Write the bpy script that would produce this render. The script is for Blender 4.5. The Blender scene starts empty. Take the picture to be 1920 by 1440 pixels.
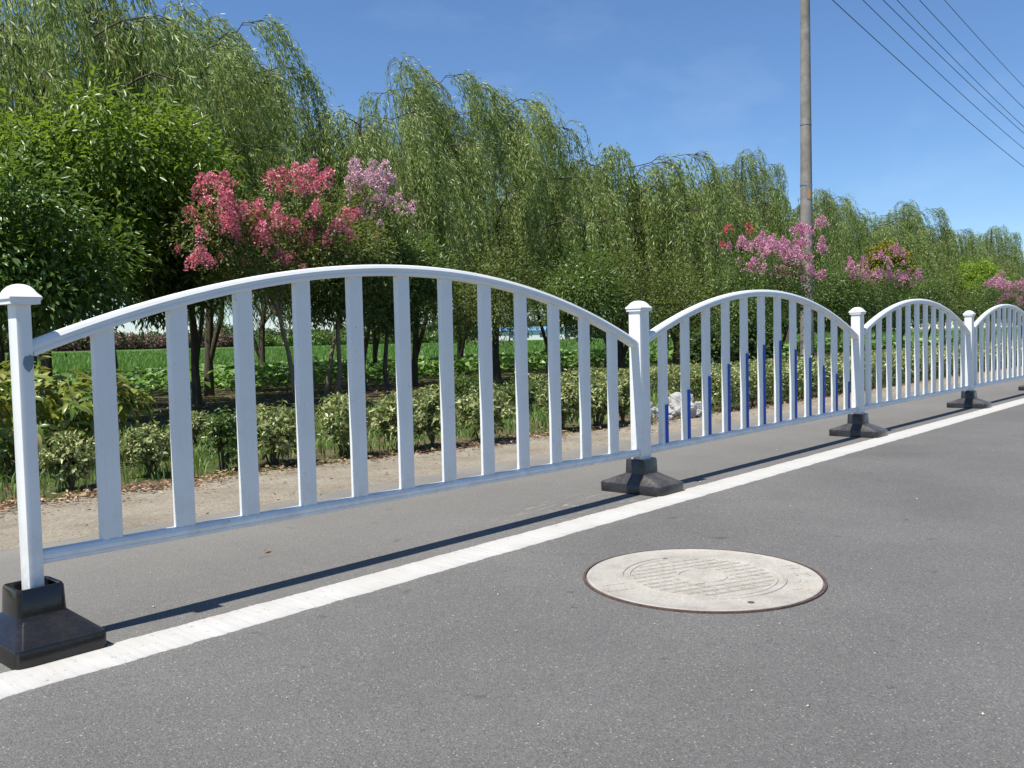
import bpy, bmesh, math, random
import numpy as np
from mathutils import Vector, Matrix

# ------------------------------------------------------------------ camera, sky, sun, exposure
scene = bpy.context.scene
COL = scene.collection
CAM = Vector((-0.97811, -2.68584, 0.83490))
FPX, YAW, PITCH, ROLL = 1695.77, math.radians(41.5802), math.radians(-2.9185), math.radians(-1.2969)
fw = Vector((math.cos(YAW)*math.cos(PITCH), math.sin(YAW)*math.cos(PITCH), math.sin(PITCH)))
rt = fw.cross(Vector((0, 0, 1))).normalized()
up = rt.cross(fw)
r2 = rt*math.cos(ROLL) + up*math.sin(ROLL)
u2 = -rt*math.sin(ROLL) + up*math.cos(ROLL)
cd = bpy.data.cameras.new('camera')
cam = bpy.data.objects.new('camera', cd)
COL.objects.link(cam)
cd.sensor_width = 36.0
cd.lens = FPX/1920*36.0
cd.clip_end = 6000
m = Matrix((r2, u2, -fw)).transposed().to_4x4()
m.translation = CAM
cam.matrix_world = m
scene.camera = cam

SUN_TO = Vector((-1.0, 0.085, 2.0)).normalized()
sun_el = math.asin(SUN_TO.z)
world = bpy.data.worlds.new('World')
scene.world = world
world.use_nodes = True
wn = world.node_tree
bg = wn.nodes['Background']
sky = wn.nodes.new('ShaderNodeTexSky')
sky.sky_type = 'NISHITA'
sky.sun_disc = False
sky.sun_elevation = sun_el
sky.sun_rotation = math.atan2(SUN_TO.x, SUN_TO.y)
sky.air_density = 1.0
sky.dust_density = 0.0
sky.ozone_density = 10.0
sky.altitude = 50
# faint high cirrus streaks
wtc = wn.nodes.new('ShaderNodeTexCoord')
wmp = wn.nodes.new('ShaderNodeMapping')
wmp.inputs['Rotation'].default_value = (0, 0, math.radians(28))
wmp.inputs['Scale'].default_value = (1.1, 5.0, 9.0)
wno = wn.nodes.new('ShaderNodeTexNoise')
wno.inputs['Scale'].default_value = 1.3
wno.inputs['Detail'].default_value = 7
wno.inputs['Roughness'].default_value = .62
wcr = wn.nodes.new('ShaderNodeValToRGB')
wcr.color_ramp.elements[0].position = .50
wcr.color_ramp.elements[0].color = (0, 0, 0, 1)
wcr.color_ramp.elements[1].position = .85
wcr.color_ramp.elements[1].color = (.09, .09, .09, 1)
wmx = wn.nodes.new('ShaderNodeMix')
wmx.data_type = 'RGBA'
wmx.inputs[7].default_value = (7.5, 8.2, 9.0, 1)
wn.links.new(wtc.outputs['Generated'], wmp.inputs[0])
wn.links.new(wmp.outputs[0], wno.inputs['Vector'])
wn.links.new(wno.outputs[0], wcr.inputs[0])
wn.links.new(wcr.outputs[0], wmx.inputs[0])
wn.links.new(sky.outputs[0], wmx.inputs[6])
wn.links.new(wmx.outputs[2], bg.inputs[0])
bg.inputs[1].default_value = 0.094
sl = bpy.data.lights.new('sun', 'SUN')
sl.energy = 5.0
sl.angle = math.radians(0.53)
sl.color = (1.0, 0.95, 0.87)
sun = bpy.data.objects.new('sun', sl)
COL.objects.link(sun)
sun.rotation_euler = SUN_TO.to_track_quat('Z', 'Y').to_euler()
sun.location = (-10, 0, 40)
scene.view_settings.view_transform = 'Standard'
scene.view_settings.look = 'None'
scene.view_settings.exposure = 0.6
scene.view_settings.gamma = 1
scene.view_settings.use_curve_mapping = False
scene.cycles.max_bounces = 6
scene.cycles.transparent_max_bounces = 6
scene.cycles.use_denoising = True

RNG = np.random.default_rng(7)
random.seed(7)

# ------------------------------------------------------------------ helpers
def tag(o, label=None, cat=None, group=None, kind=None):
    if label: o['label'] = label
    if cat: o['category'] = cat
    if group: o['group'] = group
    if kind: o['kind'] = kind
    return o

def empty(name, loc=(0, 0, 0), rz=0.0):
    o = bpy.data.objects.new(name, None)
    o.empty_display_size = 0.1
    COL.objects.link(o)
    o.location = loc
    o.rotation_euler = (0, 0, rz)
    return o

def link(name, me, parent=None, loc=None):
    o = bpy.data.objects.new(name, me)
    COL.objects.link(o)
    if parent: o.parent = parent
    if loc is not None: o.location = loc
    return o

def copy_tree(o, parent=None):
    c = o.copy()
    COL.objects.link(c)
    if parent: c.parent = parent
    for ch in o.children:
        copy_tree(ch, c)
    return c

def mesh_np(name, V, F, mat, smooth=False, mats=None, midx=None):
    """V (n,3); F list of arrays, each (k, corners)"""
    me = bpy.data.meshes.new(name)
    V = np.asarray(V, dtype=np.float32)
    if not isinstance(F, list): F = [F]
    F = [np.asarray(f, dtype=np.int32) for f in F if len(f)]
    me.vertices.add(len(V))
    me.vertices.foreach_set('co', V.ravel())
    lo = np.concatenate([f.ravel() for f in F])
    tot = np.concatenate([np.full(len(f), f.shape[1], dtype=np.int32) for f in F])
    st = np.concatenate([[0], np.cumsum(tot)[:-1]]).astype(np.int32)
    me.loops.add(len(lo))
    me.loops.foreach_set('vertex_index', lo)
    me.polygons.add(len(tot))
    me.polygons.foreach_set('loop_start', st)
    me.polygons.foreach_set('loop_total', tot)
    if midx is not None:
        me.polygons.foreach_set('material_index', np.asarray(midx, dtype=np.int32))
    if smooth:
        me.polygons.foreach_set('use_smooth', np.ones(len(tot), dtype=bool))
    me.update(calc_edges=True)
    for mm in (mats or [mat]): me.materials.append(mm)
    return me

def bm_mesh(name, bm, mat, smooth=False):
    me = bpy.data.meshes.new(name)
    bmesh.ops.recalc_face_normals(bm, faces=bm.faces)
    bm.to_mesh(me)
    bm.free()
    me.materials.append(mat)
    if smooth:
        for p in me.polygons: p.use_smooth = True
    return me

def unit(a):
    return a/np.maximum(np.linalg.norm(a, axis=-1, keepdims=True), 1e-9)

def leaves(P, D, N, L, W, fold=0.12, droop=0.0):
    """folded four point leaves: base, right, tip, left"""
    n = len(P)
    D = unit(D)
    S = unit(np.cross(D, N))
    N2 = np.cross(S, D)
    L = np.broadcast_to(np.asarray(L, dtype=float), (n,))[:, None]
    W = np.broadcast_to(np.asarray(W, dtype=float), (n,))[:, None]
    V = np.empty((n, 4, 3))
    V[:, 0] = P
    V[:, 1] = P + D*L*.45 + S*W*.5 + N2*W*fold
    V[:, 2] = P + D*L - N2*L*droop
    V[:, 3] = P + D*L*.45 - S*W*.5 + N2*W*fold
    i = np.arange(n)[:, None]*4
    F = np.concatenate([i+[0, 1, 2], i+[0, 2, 3]], 1).reshape(-1, 3)
    return V.reshape(-1, 3), F

def join(parts):
    Vs, Fs, off = [], [], 0
    for V, F in parts:
        Vs.append(V); Fs.append(F+off); off += len(V)
    return np.concatenate(Vs), np.concatenate(Fs)

def tubes(paths, sides=7):
    """paths: list of (pts (k,3), radii (k,)) -> quads"""
    Vs, Fs, off = [], [], 0
    ang = np.linspace(0, 2*np.pi, sides, endpoint=False)
    for pts, rad in paths:
        pts = np.asarray(pts, dtype=float); rad = np.asarray(rad, dtype=float)
        k = len(pts)
        T = np.gradient(pts, axis=0)
        T = unit(T)
        ref = np.array([1.0, 0.2, 0.1]) if abs(T[0][2]) > .6 else np.array([0, 0.1, 1.0])
        A = unit(np.cross(T, ref)); B = np.cross(T, A)
        ring = pts[:, None] + rad[:, None, None]*(np.cos(ang)[None, :, None]*A[:, None] + np.sin(ang)[None, :, None]*B[:, None])
        Vs.append(ring.reshape(-1, 3))
        i = np.arange(k-1)[:, None]*sides; j = np.arange(sides)[None, :]; j2 = (j+1) % sides
        f = np.stack([i+j, i+j2, i+sides+j2, i+sides+j], -1).reshape(-1, 4)
        Fs.append(f+off); off += k*sides
    return np.concatenate(Vs), np.concatenate(Fs)

# ------------------------------------------------------------------ materials
def new_mat(name):
    mt = bpy.data.materials.new(name)
    mt.use_nodes = True
    nt = mt.node_tree
    b = nt.nodes['Principled BSDF']
    return mt, nt, b

def N(nt, t, **kw):
    n = nt.nodes.new(t)
    for k, v in kw.items(): setattr(n, k, v)
    return n

def ramp(nt, stops, interp='LINEAR'):
    r = N(nt, 'ShaderNodeValToRGB')
    e = r.color_ramp.elements
    r.color_ramp.interpolation = interp
    while len(e) < len(stops): e.new(0.5)
    for x, (p, c) in zip(e, stops):
        x.position = p
        x.color = (c[0], c[1], c[2], 1) if not np.isscalar(c) else (c, c, c, 1)
    return r

def noise(nt, scale, detail=4, rough=.6, coord=None, w=None):
    n = N(nt, 'ShaderNodeTexNoise')
    n.inputs['Scale'].default_value = scale
    n.inputs['Detail'].default_value = detail
    n.inputs['Roughness'].default_value = rough
    if coord is not None: nt.links.new(coord, n.inputs['Vector'])
    return n

def mix(nt, fac, a, b):
    mx = N(nt, 'ShaderNodeMix', data_type='RGBA')
    for v, i in ((fac, 0), (a, 6), (b, 7)):
        if isinstance(v, (int, float)): mx.inputs[i].default_value = v
        elif isinstance(v, tuple): mx.inputs[i].default_value = (*v[:3], 1)
        else: nt.links.new(v, mx.inputs[i])
    return mx.outputs[2]

def math_n(nt, op, a, b=None, clamp=False):
    n = N(nt, 'ShaderNodeMath', operation=op, use_clamp=clamp)
    for v, i in ((a, 0), (b, 1)):
        if v is None: continue
        if isinstance(v, (int, float)): n.inputs[i].default_value = v
        else: nt.links.new(v, n.inputs[i])
    return n.outputs[0]

def bump(nt, b, h, strength=.3, dist=.01):
    bp = N(nt, 'ShaderNodeBump')
    bp.inputs['Strength'].default_value = strength
    bp.inputs['Distance'].default_value = dist
    nt.links.new(h, bp.inputs['Height'])
    nt.links.new(bp.outputs[0], b.inputs['Normal'])

def geo_pos(nt):
    return N(nt, 'ShaderNodeNewGeometry').outputs['Position']

def leaf_mat(name, stops, trans=.32, rough=.45, spec=.4, tcol=None, patch=0.0):
    mt, nt, b = new_mat(name)
    g = N(nt, 'ShaderNodeNewGeometry')
    r = ramp(nt, stops)
    if patch:
        n = noise(nt, 1.1, 3, .6, g.outputs['Position'])
        f = math_n(nt, 'ADD', math_n(nt, 'MULTIPLY', g.outputs['Random Per Island'], 1-patch),
                   math_n(nt, 'MULTIPLY', n.outputs[0], patch))
        nt.links.new(f, r.inputs[0])
    else:
        nt.links.new(g.outputs['Random Per Island'], r.inputs[0])
    nt.links.new(r.outputs[0], b.inputs['Base Color'])
    b.inputs['Roughness'].default_value = rough
    b.inputs['Specular IOR Level'].default_value = spec
    t = N(nt, 'ShaderNodeBsdfTranslucent')
    tc = mix(nt, .55, r.outputs[0], tcol or (.16, .24, .03))
    nt.links.new(tc, t.inputs[0])
    mx = N(nt, 'ShaderNodeMixShader')
    mx.inputs[0].default_value = trans
    nt.links.new(b.outputs[0], mx.inputs[1])
    nt.links.new(t.outputs[0], mx.inputs[2])
    nt.links.new(mx.outputs[0], nt.nodes['Material Output'].inputs[0])
    return mt

M = {}
M['willow'] = leaf_mat('willow_leaf', [(0, (.135, .20, .05)), (.42, (.265, .355, .105)), (.75, (.37, .46, .17)), (.9, (.49, .56, .30)), (1, (.60, .65, .42))], .48, .34, .5, (.40, .49, .09), .28)
M['broad'] = leaf_mat('broadleaf', [(0, (.05, .10, .016)), (.5, (.12, .20, .028)), (.85, (.23, .32, .045)), (1, (.33, .39, .09))], .45, .36, .45, (.27, .40, .025), .35)
M['dark'] = leaf_mat('dark_leaf', [(0, (.042, .085, .022)), (.55, (.09, .15, .036)), (1, (.19, .26, .07))], .40, .34, .5, (.18, .27, .03), .3)
M['olive'] = leaf_mat('olive_leaf', [(0, (.052, .09, .022)), (.55, (.11, .16, .038)), (.92, (.20, .24, .07)), (1, (.26, .15, .07))], .40, .42, .4, (.24, .27, .04), .3)
M['broad2'] = leaf_mat('mid_broadleaf', [(0, (.035, .078, .015)), (.5, (.08, .15, .026)), (.9, (.16, .245, .048)), (1, (.28, .34, .10))], .38, .34, .5, (.2, .3, .025), .4)
M['lime'] = leaf_mat('lime_leaf', [(0, (.11, .20, .025)), (.5, (.20, .32, .035)), (1, (.32, .42, .06))], .42, .42, .4, (.3, .42, .03), .2)
M['yellow'] = leaf_mat('yellow_leaf', [(0, (.06, .09, .02)), (.4, (.14, .16, .02)), (.75, (.30, .26, .03)), (1, (.36, .22, .03))], .34, .42, .4, (.4, .35, .03), .4)
M['euonymus'] = leaf_mat('variegated_leaf', [(0, (.05, .10, .022)), (.36, (.11, .17, .042)), (.56, (.27, .31, .11)), (.85, (.45, .45, .20)), (1, (.56, .53, .29))], .32, .36, .5, (.3, .32, .1), .22)
M['photinia'] = leaf_mat('long_leaf', [(0, (.08, .15, .025)), (.5, (.20, .26, .045)), (.85, (.30, .31, .07)), (.96, (.40, .36, .13)), (1, (.34, .14, .06))], .3, .33, .5, (.34, .36, .04), .25)
M['redtip'] = leaf_mat('red_tip_leaf', [(0, (.03, .065, .018)), (.6, (.06, .105, .026)), (.88, (.11, .15, .04)), (.94, (.20, .07, .03)), (1, (.28, .08, .05))], .25, .33, .5, (.16, .2, .03), .3)
M['soy'] = leaf_mat('soy_leaf', [(0, (.08, .17, .03)), (.5, (.15, .28, .06)), (1, (.30, .42, .17))], .3, .4, .45, (.2, .4, .03), .2)
M['grass'] = leaf_mat('grass_blade', [(0, (.06, .13, .025)), (.5, (.13, .22, .045)), (.8, (.21, .29, .075)), (1, (.36, .33, .16))], .3, .5, .3, (.2, .3, .04), .35)
M['rice'] = leaf_mat('rice_blade', [(0, (.065, .14, .024)), (.5, (.115, .225, .04)), (1, (.19, .31, .07))], .42, .45, .35, (.16, .33, .03), .35)
M['dry'] = leaf_mat('dry_leaf', [(0, (.09, .05, .028)), (.35, (.19, .11, .06)), (.7, (.36, .24, .14)), (1, (.52, .40, .26))], .12, .6, .25, (.3, .18, .08))
M['far'] = leaf_mat('far_leaf', [(0, (.035, .06, .025)), (.6, (.06, .095, .035)), (1, (.10, .14, .05))], .2, .6, .2, (.1, .15, .04), .5)
M['farpink'] = leaf_mat('far_pink_leaf', [(0, (.06, .08, .03)), (.5, (.12, .12, .06)), (.75, (.28, .14, .14)), (1, (.4, .12, .12))], .2, .6, .2, (.2, .12, .08), .4)
M['pink'] = leaf_mat('pink_petal', [(0, (.60, .12, .18)), (.45, (.80, .27, .34)), (.85, (.86, .42, .47)), (1, (.90, .62, .64))], .3, .55, .2, (.75, .12, .22))
M['palepink'] = leaf_mat('pale_pink_petal', [(0, (.58, .32, .40)), (.5, (.76, .52, .59)), (1, (.88, .74, .79))], .3, .55, .2, (.7, .35, .45))
M['magenta'] = leaf_mat('magenta_petal', [(0, (.54, .19, .33)), (.5, (.74, .37, .51)), (1, (.86, .60, .69))], .3, .55, .2, (.7, .2, .42))
M['red'] = leaf_mat('red_petal', [(0, (.52, .05, .08)), (.6, (.74, .16, .18)), (1, (.82, .34, .33))], .3, .55, .2, (.7, .1, .12))

def bark_mat(name, c1, c2):
    mt, nt, b = new_mat(name)
    tc = N(nt, 'ShaderNodeTexCoord')
    mp = N(nt, 'ShaderNodeMapping')
    mp.inputs['Scale'].default_value = (14, 14, 3)
    nt.links.new(tc.outputs['Object'], mp.inputs[0])
    n = noise(nt, 2.2, 5, .7, mp.outputs[0])
    r = ramp(nt, [(.3, c1), (.7, c2)])
    nt.links.new(n.outputs[0], r.inputs[0])
    nt.links.new(r.outputs[0], b.inputs['Base Color'])
    b.inputs['Roughness'].default_value = .9
    bump(nt, b, n.outputs[0], .8, .02)
    return mt
M['bark'] = bark_mat('willow_bark', (.035, .028, .02), (.11, .088, .062))
M['barkpale'] = bark_mat('smooth_bark', (.11, .085, .055), (.23, .18, .12))
M['twig'] = bark_mat('shrub_twig', (.05, .04, .025), (.14, .11, .07))

def white_mat():
    mt, nt, b = new_mat('white_plastic')
    p = N(nt, 'ShaderNodeTexCoord').outputs['Object']
    n = noise(nt, 5, 5, .65, p)
    r = ramp(nt, [(.35, (.68, .70, .68)), (.6, (.74, .755, .735))])
    nt.links.new(n.outputs[0], r.inputs[0])
    wz = N(nt, 'ShaderNodeSeparateXYZ'); nt.links.new(geo_pos(nt), wz.inputs[0])
    mr = N(nt, 'ShaderNodeMapRange'); mr.inputs[1].default_value = .16; mr.inputs[2].default_value = .42; mr.inputs[3].default_value = 1; mr.inputs[4].default_value = 0
    nt.links.new(wz.outputs[2], mr.inputs[0])
    nd = noise(nt, 17, 6, .7, geo_pos(nt))
    rdd = ramp(nt, [(.42, 0.0), (.7, 1.0)]); nt.links.new(nd.outputs[0], rdd.inputs[0])
    sc = noise(nt, 33, 3, .6, geo_pos(nt))
    rs = ramp(nt, [(.70, 0.0), (.74, .55)]); nt.links.new(sc.outputs[0], rs.inputs[0])
    f = math_n(nt, 'MULTIPLY', math_n(nt, 'MULTIPLY', mr.outputs[0], rdd.outputs[0]), .5)
    f = math_n(nt, 'MAXIMUM', f, rs.outputs[0])
    nt.links.new(mix(nt, f, r.outputs[0], (.38, .36, .33)), b.inputs['Base Color'])
    rr = ramp(nt, [(.3, .30), (.7, .38)])
    nt.links.new(n.outputs[0], rr.inputs[0])
    nt.links.new(rr.outputs[0], b.inputs['Roughness'])
    return mt
M['white'] = white_mat()

def simple(name, col, rough=.6, spec=.5, var=.12, scale=8, metal=0.0, bmp=0.0):
    mt, nt, b = new_mat(name)
    p = N(nt, 'ShaderNodeTexCoord').outputs['Object']
    n = noise(nt, scale, 5, .65, p)
    a = tuple(max(0, c*(1-var)) for c in col); c2 = tuple(min(1, c*(1+var)) for c in col)
    r = ramp(nt, [(.3, a), (.7, c2)])
    nt.links.new(n.outputs[0], r.inputs[0])
    nt.links.new(r.outputs[0], b.inputs['Base Color'])
    b.inputs['Roughness'].default_value = rough
    b.inputs['Specular IOR Level'].default_value = spec
    b.inputs['Metallic'].default_value = metal
    if bmp: bump(nt, b, n.outputs[0], bmp, .01)
    return mt
M['blue'] = simple('blue_strip', (.010, .075, .40), .55, .25)
M['putty'] = simple('grey_putty', (.17, .24, .27), .7)

def black_mat(name, dust, rough):
    mt, nt, b = new_mat(name)
    p = N(nt, 'ShaderNodeTexCoord').outputs['Object']
    g = N(nt, 'ShaderNodeNewGeometry')
    n = noise(nt, 9, 8, .72, p)
    n2 = noise(nt, 70, 4, .7, p)
    sep = N(nt, 'ShaderNodeSeparateXYZ'); nt.links.new(g.outputs['Normal'], sep.inputs[0])
    upf = math_n(nt, 'ADD', math_n(nt, 'MULTIPLY', math_n(nt, 'MAXIMUM', sep.outputs[2], 0.0), .75), .25)
    r = ramp(nt, [(.45, 0.0), (.75, 1.0)])
    nt.links.new(math_n(nt, 'ADD', math_n(nt, 'MULTIPLY', n.outputs[0], .7), math_n(nt, 'MULTIPLY', n2.outputs[0], .3)), r.inputs[0])
    f = math_n(nt, 'MULTIPLY', math_n(nt, 'ADD', math_n(nt, 'MULTIPLY', r.outputs[0], .75), .25), math_n(nt, 'MULTIPLY', upf, dust))
    nt.links.new(mix(nt, f, (.007, .007, .008), (.24, .22, .20)), b.inputs['Base Color'])
    rr = math_n(nt, 'ADD', math_n(nt, 'MULTIPLY', f, .6), rough)
    nt.links.new(rr, b.inputs['Roughness'])
    bump(nt, b, n.outputs[0], .12, .01)
    return mt
M['gloss'] = black_mat('glossy_black_plastic', .10, .07)
M['black'] = black_mat('dusty_black_plastic', .62, .22)

def asphalt_mat():
    mt, nt, b = new_mat('asphalt')
    p = geo_pos(nt)
    v = N(nt, 'ShaderNodeTexVoronoi'); v.inputs['Scale'].default_value = 260
    nt.links.new(p, v.inputs['Vector'])
    bw = N(nt, 'ShaderNodeRGBToBW'); nt.links.new(v.outputs['Color'], bw.inputs[0])
    rs = ramp(nt, [(.12, (.086, .084, .081)), (.45, (.119, .117, .112)), (.72, (.136, .133, .127)), (.88, (.165, .160, .15)), (.94, (.29, .275, .245))])
    nt.links.new(bw.outputs[0], rs.inputs[0])
    nf = noise(nt, 420, 2, .6, p)
    rf = ramp(nt, [(.3, .86), (.7, 1.14)])
    nt.links.new(nf.outputs[0], rf.inputs[0])
    m1 = N(nt, 'ShaderNodeMix', data_type='RGBA', blend_type='MULTIPLY'); m1.inputs[0].default_value = 1
    nt.links.new(rs.outputs[0], m1.inputs[6]); nt.links.new(rf.outputs[0], m1.inputs[7])
    # large wear
    nl = noise(nt, .9, 5, .6, p)
    rl = ramp(nt, [(.25, .80), (.75, 1.16)])
    nt.links.new(nl.outputs[0], rl.inputs[0])
    m2 = N(nt, 'ShaderNodeMix', data_type='RGBA', blend_type='MULTIPLY'); m2.inputs[0].default_value = 1
    nt.links.new(m1.outputs[2], m2.inputs[6]); nt.links.new(rl.outputs[0], m2.inputs[7])
    # oily spots
    ns = noise(nt, 8.5, 3, .55, p)
    rsp = ramp(nt, [(.675, 0.0), (.71, 1.0)])
    nt.links.new(ns.outputs[0], rsp.inputs[0])
    c = mix(nt, math_n(nt, 'MULTIPLY', rsp.outputs[0], .55), m2.outputs[2], (.055, .055, .056))
    # sand dust blown over the edge of the road near the verge and between the fence and the verge
    sx = N(nt, 'ShaderNodeSeparateXYZ'); nt.links.new(p, sx.inputs[0])
    nd = noise(nt, 2.6, 6, .65, p)
    yy = math_n(nt, 'ADD', sx.outputs[1], math_n(nt, 'MULTIPLY', math_n(nt, 'SUBTRACT', nd.outputs[0], .5), 1.1))
    rd = ramp(nt, [(0, 0.0), (.30, .22), (.8, .5), (1, .92)])
    mr = N(nt, 'ShaderNodeMapRange'); mr.inputs[1].default_value = -.5; mr.inputs[2].default_value = 1.55
    nt.links.new(yy, mr.inputs[0]); nt.links.new(mr.outputs[0], rd.inputs[0])
    c = mix(nt, math_n(nt, 'MULTIPLY', rd.outputs[0], .8), c, (.255, .238, .206))
    mp = N(nt, 'ShaderNodeMapping'); mp.inputs['Location'].default_value = (-2.55*1.6, .02, 0); mp.inputs['Scale'].default_value = (1.6, 3.2, 1)
    nt.links.new(p, mp.inputs[0])
    ln = N(nt, 'ShaderNodeVectorMath', operation='LENGTH'); nt.links.new(mp.outputs[0], ln.inputs[0])
    rr_ = ramp(nt, [(.35, 1.0), (1.0, 0.0)]); nt.links.new(ln.outputs['Value'], rr_.inputs[0])
    mp2 = N(nt, 'ShaderNodeMapping'); mp2.inputs['Scale'].default_value = (5, 26, 1)
    nt.links.new(p, mp2.inputs[0])
    nc = noise(nt, 1.4, 6, .75, mp2.outputs[0])
    rc = ramp(nt, [(.54, 0.0), (.66, .55)]); nt.links.new(nc.outputs[0], rc.inputs[0])
    c = mix(nt, math_n(nt, 'MULTIPLY', rr_.outputs[0], rc.outputs[0]), c, (.46, .44, .40))
    nt.links.new(c, b.inputs['Base Color'])
    b.inputs['Roughness'].default_value = .82
    b.inputs['Specular IOR Level'].default_value = .3
    h = math_n(nt, 'ADD', v.outputs['Distance'], math_n(nt, 'MULTIPLY', nf.outputs[0], .4))
    bump(nt, b, h, .55, .004)
    return mt
M['asphalt'] = asphalt_mat()

def paint_mat():
    mt, nt, b = new_mat('road_paint')
    p = geo_pos(nt)
    n = noise(nt, 26, 6, .75, p)
    r = ramp(nt, [(.31, 1.0), (.39, 0.0)])
    nt.links.new(n.outputs[0], r.inputs[0])
    n2 = noise(nt, 3.5, 6, .7, p)
    r2_ = ramp(nt, [(.3, (.405, .39, .36)), (.65, (.455, .45, .43))])
    nt.links.new(n2.outputs[0], r2_.inputs[0])
    nt.links.new(mix(nt, r.outputs[0], r2_.outputs[0], (.17, .16, .15)), b.inputs['Base Color'])
    b.inputs['Roughness'].default_value = .75
    n3 = noise(nt, 190, 3, .6, p)
    bump(nt, b, n3.outputs[0], .35, .004)
    return mt
M['paint'] = paint_mat()

def soil_mat(name, c1, c2, c3, sc=3.0, grit=120, green=None):
    mt, nt, b = new_mat(name)
    p = geo_pos(nt)
    n = noise(nt, sc, 8, .68, p)
    r = ramp(nt, [(.28, c1), (.5, c2), (.74, c3)])
    nt.links.new(n.outputs[0], r.inputs[0])
    n2 = noise(nt, grit, 4, .7, p)
    r2_ = ramp(nt, [(.3, .62), (.5, 1.0), (.72, 1.4)])
    nt.links.new(n2.outputs[0], r2_.inputs[0])
    m1 = N(nt, 'ShaderNodeMix', data_type='RGBA', blend_type='MULTIPLY'); m1.inputs[0].default_value = 1
    nt.links.new(r.outputs[0], m1.inputs[6]); nt.links.new(r2_.outputs[0], m1.inputs[7])
    c = m1.outputs[2]
    if green:
        n3 = noise(nt, 1.6, 5, .6, p)
        r3 = ramp(nt, [(.42, 0.0), (.58, .85)])
        nt.links.new(n3.outputs[0], r3.inputs[0])
        c = mix(nt, r3.outputs[0], c, green)
    nt.links.new(c, b.inputs['Base Color'])
    b.inputs['Roughness'].default_value = .95
    b.inputs['Specular IOR Level'].default_value = .15
    h = math_n(nt, 'ADD', math_n(nt, 'MULTIPLY', n.outputs[0], 1.5), n2.outputs[0])
    bump(nt, b, h, .6, .02)
    return mt
M['sand'] = soil_mat('sandy_dirt', (.175, .150, .112), (.250, .220, .170), (.315, .282, .222), 2.6, 80)
M['soil'] = soil_mat('leafy_soil', (.07, .05, .032), (.12, .088, .058), (.19, .14, .095), 4.5, 70, (.05, .08, .02))
M['earth'] = soil_mat('earth', (.08, .09, .04), (.10, .12, .045), (.14, .14, .07), .6, 20)

def field_mat():
    mt, nt, b = new_mat('rice_canopy')
    p = geo_pos(nt)
    mp = N(nt, 'ShaderNodeMapping'); mp.inputs['Scale'].default_value = (1, 1, 1)
    nt.links.new(p, mp.inputs[0])
    n = noise(nt, .35, 6, .7, mp.outputs[0])
    n2 = noise(nt, 9, 4, .7, mp.outputs[0])
    f = math_n(nt, 'ADD', math_n(nt, 'MULTIPLY', n.outputs[0], .5), math_n(nt, 'MULTIPLY', n2.outputs[0], .5))
    r = ramp(nt, [(.3, (.06, .135, .022)), (.5, (.09, .19, .032)), (.72, (.13, .24, .048))])
    nt.links.new(f, r.inputs[0])
    nt.links.new(r.outputs[0], b.inputs['Base Color'])
    b.inputs['Roughness'].default_value = .8
    b.inputs['Specular IOR Level'].default_value = .2
    bump(nt, b, n2.outputs[0], .9, .3)
    return mt
M['field'] = field_mat()

def cover_mat():
    mt, nt, b = new_mat('pale_composite')
    p = N(nt, 'ShaderNodeTexCoord').outputs['Object']
    n = noise(nt, 7, 7, .7, p)
    r = ramp(nt, [(.3, (.27, .25, .215)), (.5, (.345, .325, .285)), (.7, (.395, .378, .34))])
    nt.links.new(n.outputs[0], r.inputs[0])
    n2 = noise(nt, 120, 4, .7, p)
    r2_ = ramp(nt, [(.3, .8), (.65, 1.08)])
    nt.links.new(n2.outputs[0], r2_.inputs[0])
    m1 = N(nt, 'ShaderNodeMix', data_type='RGBA', blend_type='MULTIPLY'); m1.inputs[0].default_value = 1
    nt.links.new(r.outputs[0], m1.inputs[6]); nt.links.new(r2_.outputs[0], m1.inputs[7])
    n3 = noise(nt, 11, 2, .5, p)
    r3 = ramp(nt, [(.72, 0.0), (.78, .7)])
    nt.links.new(n3.outputs[0], r3.inputs[0])
    c = mix(nt, r3.outputs[0], m1.outputs[2], (.48, .27, .12))
    nt.links.new(c, b.inputs['Base Color'])
    b.inputs['Roughness'].default_value = .8
    bump(nt, b, n2.outputs[0], .3, .004)
    return mt
M['cover'] = cover_mat()
M['rib_shade_dirt'] = simple('groove_shade_grime', (.25, .22, .18), .95, .2, .3, 30)  # dirt tone that also carries the painted shade beside the ribs
M['iron'] = simple('rusty_iron', (.085, .055, .048), .85, .3, .4, 40, 0, .4)
M['concrete'] = simple('pole_concrete', (.23, .215, .19), .85, .3, .3, 4.5, 0, .3)
M['steel'] = simple('grey_steel', (.30, .31, .32), .5, .5, .15, 20, .6)
M['cable'] = simple('black_cable', (.03, .032, .038), .6)
M['ceramic'] = simple('insulator', (.30, .16, .10), .3)
M['wallwhite'] = simple('white_wall', (.72, .73, .74), .8)
M['roofblue'] = simple('blue_roof', (.13, .25, .42), .5)
M['windowdark'] = simple('dark_window', (.06, .08, .13), .2)
M['orange'] = simple('orange_plate', (.62, .27, .02), .5)
M['clod'] = simple('brown_clod', (.17, .14, .105), .95, .2, .4, 25)
M['chip'] = simple('pale_stone', (.50, .47, .43), .8, .4, .3, 30)
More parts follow.
